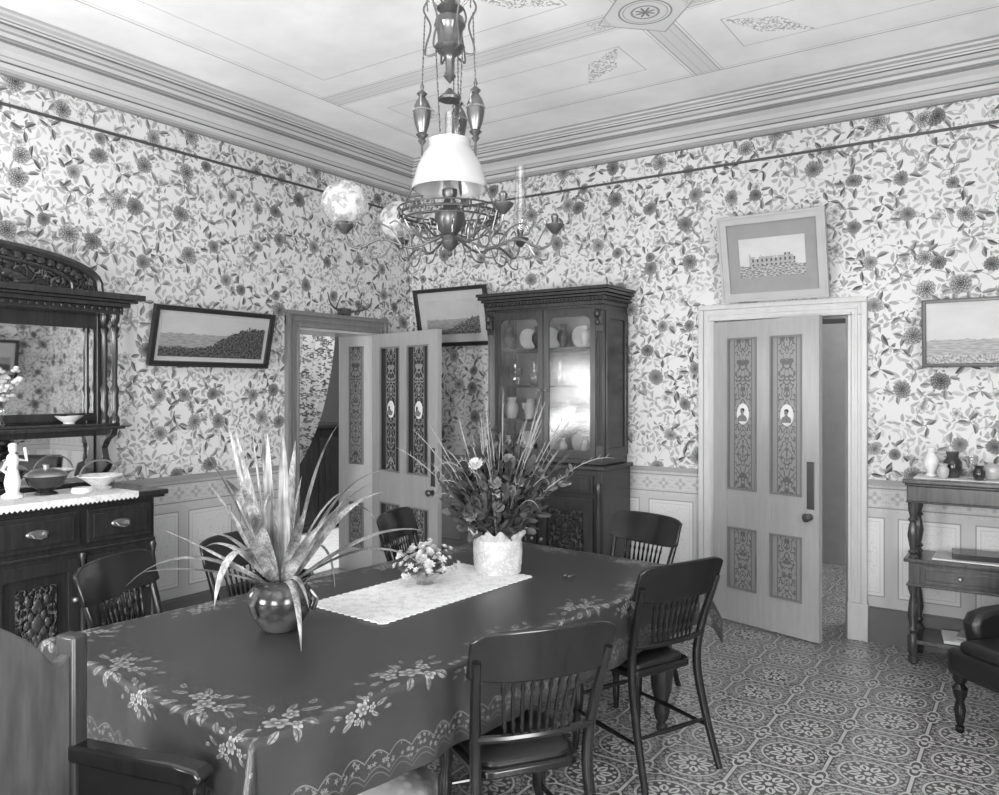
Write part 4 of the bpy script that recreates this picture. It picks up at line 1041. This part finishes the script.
# ------------------------------------------------------------------ hassock
hs=E('footstool',(2.78,-3.40,0),.3,'round pale patterned hassock under the table','footstool')
MB().lathe([(.17,.02),(.21,.05),(.225,.10),(.215,.16),(.18,.20),(.10,.225),(.001,.23)],seg=32).obj('cushion','hassock',hs)
MB().lathe([(.16,0),(.175,.01),(.172,.03)],seg=24).obj('base','mahog',hs)
# ------------------------------------------------------------------ chandelier
RT=Vector((.827,.562,0)); FW=Vector((-.562,.827,0))
cl=E('chandelier',(2.73,-2.93,H),0,'ornate bronze hanging oil lamp chandelier with white shade and globes','chandelier')
def Z(z): return z-H
MB().lathe([(.06,0),(.06,-.02),(.03,-.05),(.012,-.08)],(0,0,0),18).obj('ceiling_rose','brass',cl)
MB().tube([(0,0,-.05),(0,0,Z(3.18))],.008,8).obj('rod','brass',cl)
MB().lathe([(.012,3.26),(.03,3.235),(.022,3.22),(.05,3.20),(.056,3.19),(.03,3.165),(.058,3.15),(.066,3.12),(.054,3.10),(.050,3.05),(.064,3.03),(.05,3.01),(.03,3.00),(.018,2.98),(.018,2.93),(.026,2.91),(.001,2.88)][::-1],(0,0,-H),20).obj('pulley_crown','brassdk',cl)
for k in range(6):
    m=MB(); a=k*2*PI/6+.5; d=Vector((math.cos(a),math.sin(a),0))
    P1=smooth_curve([d*.05+Vector((0,0,Z(3.20))),d*.085+Vector((0,0,Z(3.23))),d*.11+Vector((0,0,Z(3.19))),d*.08+Vector((0,0,Z(3.12))),d*.10+Vector((0,0,Z(3.04))),d*.10+Vector((0,0,Z(3.0))),d*.06+Vector((0,0,Z(3.005)))],5)
    m.tube(P1,.0045,6); m.obj('scroll_bracket','brassdk',cl)
angs=(math.radians(34.2+180),math.radians(34.2-20),math.radians(34.2+75))
for k,(a) in enumerate(angs):
    d=Vector((math.cos(a),math.sin(a),0)); b=d*.115
    for (A_,B_) in((b*.9+Vector((0,0,Z(3.16))),b+Vector((0,0,Z(2.86)))),(b*1.0+Vector((0,0,Z(3.56))),b*.8+Vector((0,0,Z(3.18)))),(b*.5+Vector((0,0,Z(3.02))),b*.35+Vector((0,0,Z(2.68))))):
        m=MB(); nl=int((B_-A_).length/.016)
        for i in range(nl):
            c_=A_.lerp(B_,(i+.5)/nl); m.sph(tuple(c_),(.0045,.0028,.0105) if i%2 else (.0028,.0045,.0105),6)
        m.obj('chain','brassdk',cl)
    MB().lathe([(.004,2.880),(.009,2.868),(.005,2.855),(.022,2.838),(.012,2.825),(.026,2.805),(.036,2.78),(.037,2.75),(.030,2.71),(.018,2.675),(.026,2.668),(.012,2.652),(.017,2.642),(.001,2.62)][::-1],(b.x,b.y,-H),20).obj('counterweight','brassdk',cl,label='urn-shaped counterweight')
    m=MB()
    for i in range(24):
        t=2*PI*i/24; m.sph((b.x+.037*math.cos(t),b.y+.037*math.sin(t),Z(2.768)),.0045,6)
    for q in(-1,1):
        s_=Vector((-d.y,d.x,0))*q
        m.tube(smooth_curve([b+s_*.02+Vector((0,0,Z(2.83))),b+s_*.05+Vector((0,0,Z(2.815))),b+s_*.052+Vector((0,0,Z(2.78))),b+s_*.037+Vector((0,0,Z(2.765)))],4),.003,6)
    m.obj('counterweight_handles','brasslt',cl)
    e=d*.20
    MB().tube(smooth_curve([b+Vector((0,0,Z(2.64))),b*1.05+Vector((0,0,Z(2.52))),e*.9+Vector((0,0,Z(2.40))),e+Vector((0,0,Z(2.335)))],5),.0045,6).obj('suspension_arm','brass',cl)
m=MB()
for rr_,zz,th in((.205,2.335,.006),(.19,2.312,.004),(.215,2.355,.0035)):
    m.tube([(rr_*math.cos(2*PI*i/48),rr_*math.sin(2*PI*i/48),Z(zz)) for i in range(49)],th,7)
for i in range(36):
    a=2*PI*i/36; m.sph((.21*math.cos(a),.21*math.sin(a),Z(2.345 if i%2 else 2.325)),(.008,.008,.012),8)
m.obj('ring','brass',cl)
m=MB()
for i in range(8):
    a=2*PI*i/8; d=Vector((math.cos(a),math.sin(a),0))
    m.tube(smooth_curve([d*.04+Vector((0,0,Z(2.25))),d*.10+Vector((0,0,Z(2.235))),d*.16+Vector((0,0,Z(2.27))),d*.19+Vector((0,0,Z(2.32)))],4),.004,6)
    m.tube(smooth_curve([d*.08+Vector((0,0,Z(2.25))),d*.09+Vector((0,0,Z(2.29))),d*.13+Vector((0,0,Z(2.30))),d*.12+Vector((0,0,Z(2.27)))],4),.0032,6)
m.obj('basket_scrolls','brassdk',cl)
MB().lathe([(.001,2.16),(.012,2.17),(.008,2.185),(.026,2.20),(.036,2.225),(.026,2.25),(.044,2.27),(.062,2.31),(.062,2.34),(.036,2.37),(.022,2.40),(.032,2.42),(.032,2.44)],(0,0,-H),22).obj('oil_font','brass',cl)
MB().lathe([(.155,2.44),(.158,2.447),(.152,2.47),(.135,2.53),(.112,2.58),(.09,2.61),(.085,2.63),(.088,2.645),(.084,2.645),(.08,2.63),(.085,2.605),(.148,2.47),(.150,2.44)],(0,0,-H),40,cap=False).obj('lamp_shade','milk',cl,label='white milk glass dome shade')
MB().lathe([(.028,2.44),(.03,2.5),(.022,2.56),(.02,2.76)],(0,0,-H),18,cap=False).obj('lamp_chimney','clear',cl)
MB().lathe([(.045,2.81),(.047,2.82),(.026,2.84),(.008,2.86)],(0,0,-H),18).obj('smoke_bell','brassdk',cl)
arms=[(-.436,0,'g'),(-.25,.36,'g'),(.30,.30,'c'),(.436,0,'b'),(.22,-.38,'b')]
for lx,fy,kd in arms:
    e=RT*lx+FW*fy; d=e.normalized(); L=e.length
    P=smooth_curve([d*.05+Vector((0,0,Z(2.24))),d*.16+Vector((0,0,Z(2.20))),d*.28+Vector((0,0,Z(2.235))),d*.37+Vector((0,0,Z(2.20))),d*(L-.02)+Vector((0,0,Z(2.215))),e+Vector((0,0,Z(2.27)))],6)
    m=MB().tube(P,.0058,7)
    def V(r,z): return d*r+Vector((0,0,Z(z)))
    for c_,t_ in(([V(.20,2.21),V(.25,2.28),V(.31,2.30),V(.33,2.26),V(.30,2.25)],.004),([V(.33,2.21),V(.36,2.16),V(.40,2.15),V(.41,2.18)],.0035),([V(.24,2.225),V(.27,2.17),V(.32,2.16),V(.33,2.19),V(.30,2.20)],.0035),([V(.36,2.21),V(.38,2.25),V(.40,2.29),V(.385,2.32),V(.365,2.30)],.0035),([V(.10,2.22),V(.14,2.165),V(.19,2.16),V(.20,2.19)],.0035),([V(.16,2.21),V(.17,2.26),V(.22,2.31),V(.25,2.30)],.0035)):
        m.tube(smooth_curve(c_,5),t_,6)
    for (r_,z_) in((.28,2.235),(.20,2.205),(.37,2.20)): m.sph(tuple(V(r_,z_)),.010,8)
    a=m.obj('arm','brassdk',cl,label='scrolled bronze branch arm')
    MB().lathe([(.008,2.255),(.022,2.27),(.036,2.285),(.040,2.295),(.016,2.295),(.013,2.31),(.017,2.33),(.010,2.34)],(e.x,e.y,-H),16).obj('burner_cup','brass',a)
    if kd=='g':
        pr_=[]
        for i in range(3,19):
            t=-PI/2+PI*i/20; pr_.append((.097*math.cos(t),2.385+.092*math.sin(t)))
        MB().lathe(pr_,(e.x,e.y,-H),32,cap=False).obj('globe','etched',a,label='etched glass globe')
    if kd=='c': MB().lathe([(.022,2.33),(.034,2.38),(.026,2.45),(.024,2.62)],(e.x,e.y,-H),18,cap=False).obj('chimney','clear',a,label='glass lamp chimney')
# ------------------------------------------------------------------ lights, world, camera
def area(name,loc,rot,sx,sy,e):
    l=bpy.data.lights.new(name,'AREA'); l.shape='RECTANGLE'; l.size=sx; l.size_y=sy; l.energy=e
    o=bpy.data.objects.new(name,l); bpy.context.scene.collection.objects.link(o); o.location=loc; o.rotation_euler=rot
area('window_light',(1.7,RY+.08,1.75),(PI/2+.38,0,0),1.15,2.0,300)
area('window_light',(4.4,RY+.08,1.75),(PI/2+.25,0,0),1.15,2.0,245)
area('window_light',(RX-.08,-4.9,1.75),(0,PI/2+.1,0),2.0,1.15,165)
area('hall_fill',(-1.3,-.1,3.2),(0,0,0),.8,.8,95)  # added fill to brighten the hall and curtain, no known lamp there
area('passage_fill',(4.2,1.3,3.2),(0,0,0),.8,.8,60)  # added fill that lifts the door gap, no source known in the passage
w=bpy.data.worlds.new('w'); bpy.context.scene.world=w; w.use_nodes=True
w.node_tree.nodes['Background'].inputs[0].default_value=(.8,.8,.8,1); w.node_tree.nodes['Background'].inputs[1].default_value=.3
cam=bpy.data.cameras.new('camera'); co=bpy.data.objects.new('camera',cam); bpy.context.scene.collection.objects.link(co)
co.location=(4.756,-5.544,1.617); co.rotation_euler=(PI/2,0,math.radians(34.2))
cam.sensor_width=36; cam.lens=795/999*36; cam.shift_y=-9.5/999; cam.clip_start=.05
bpy.context.scene.camera=co
bpy.context.scene.view_settings.view_transform='Standard'
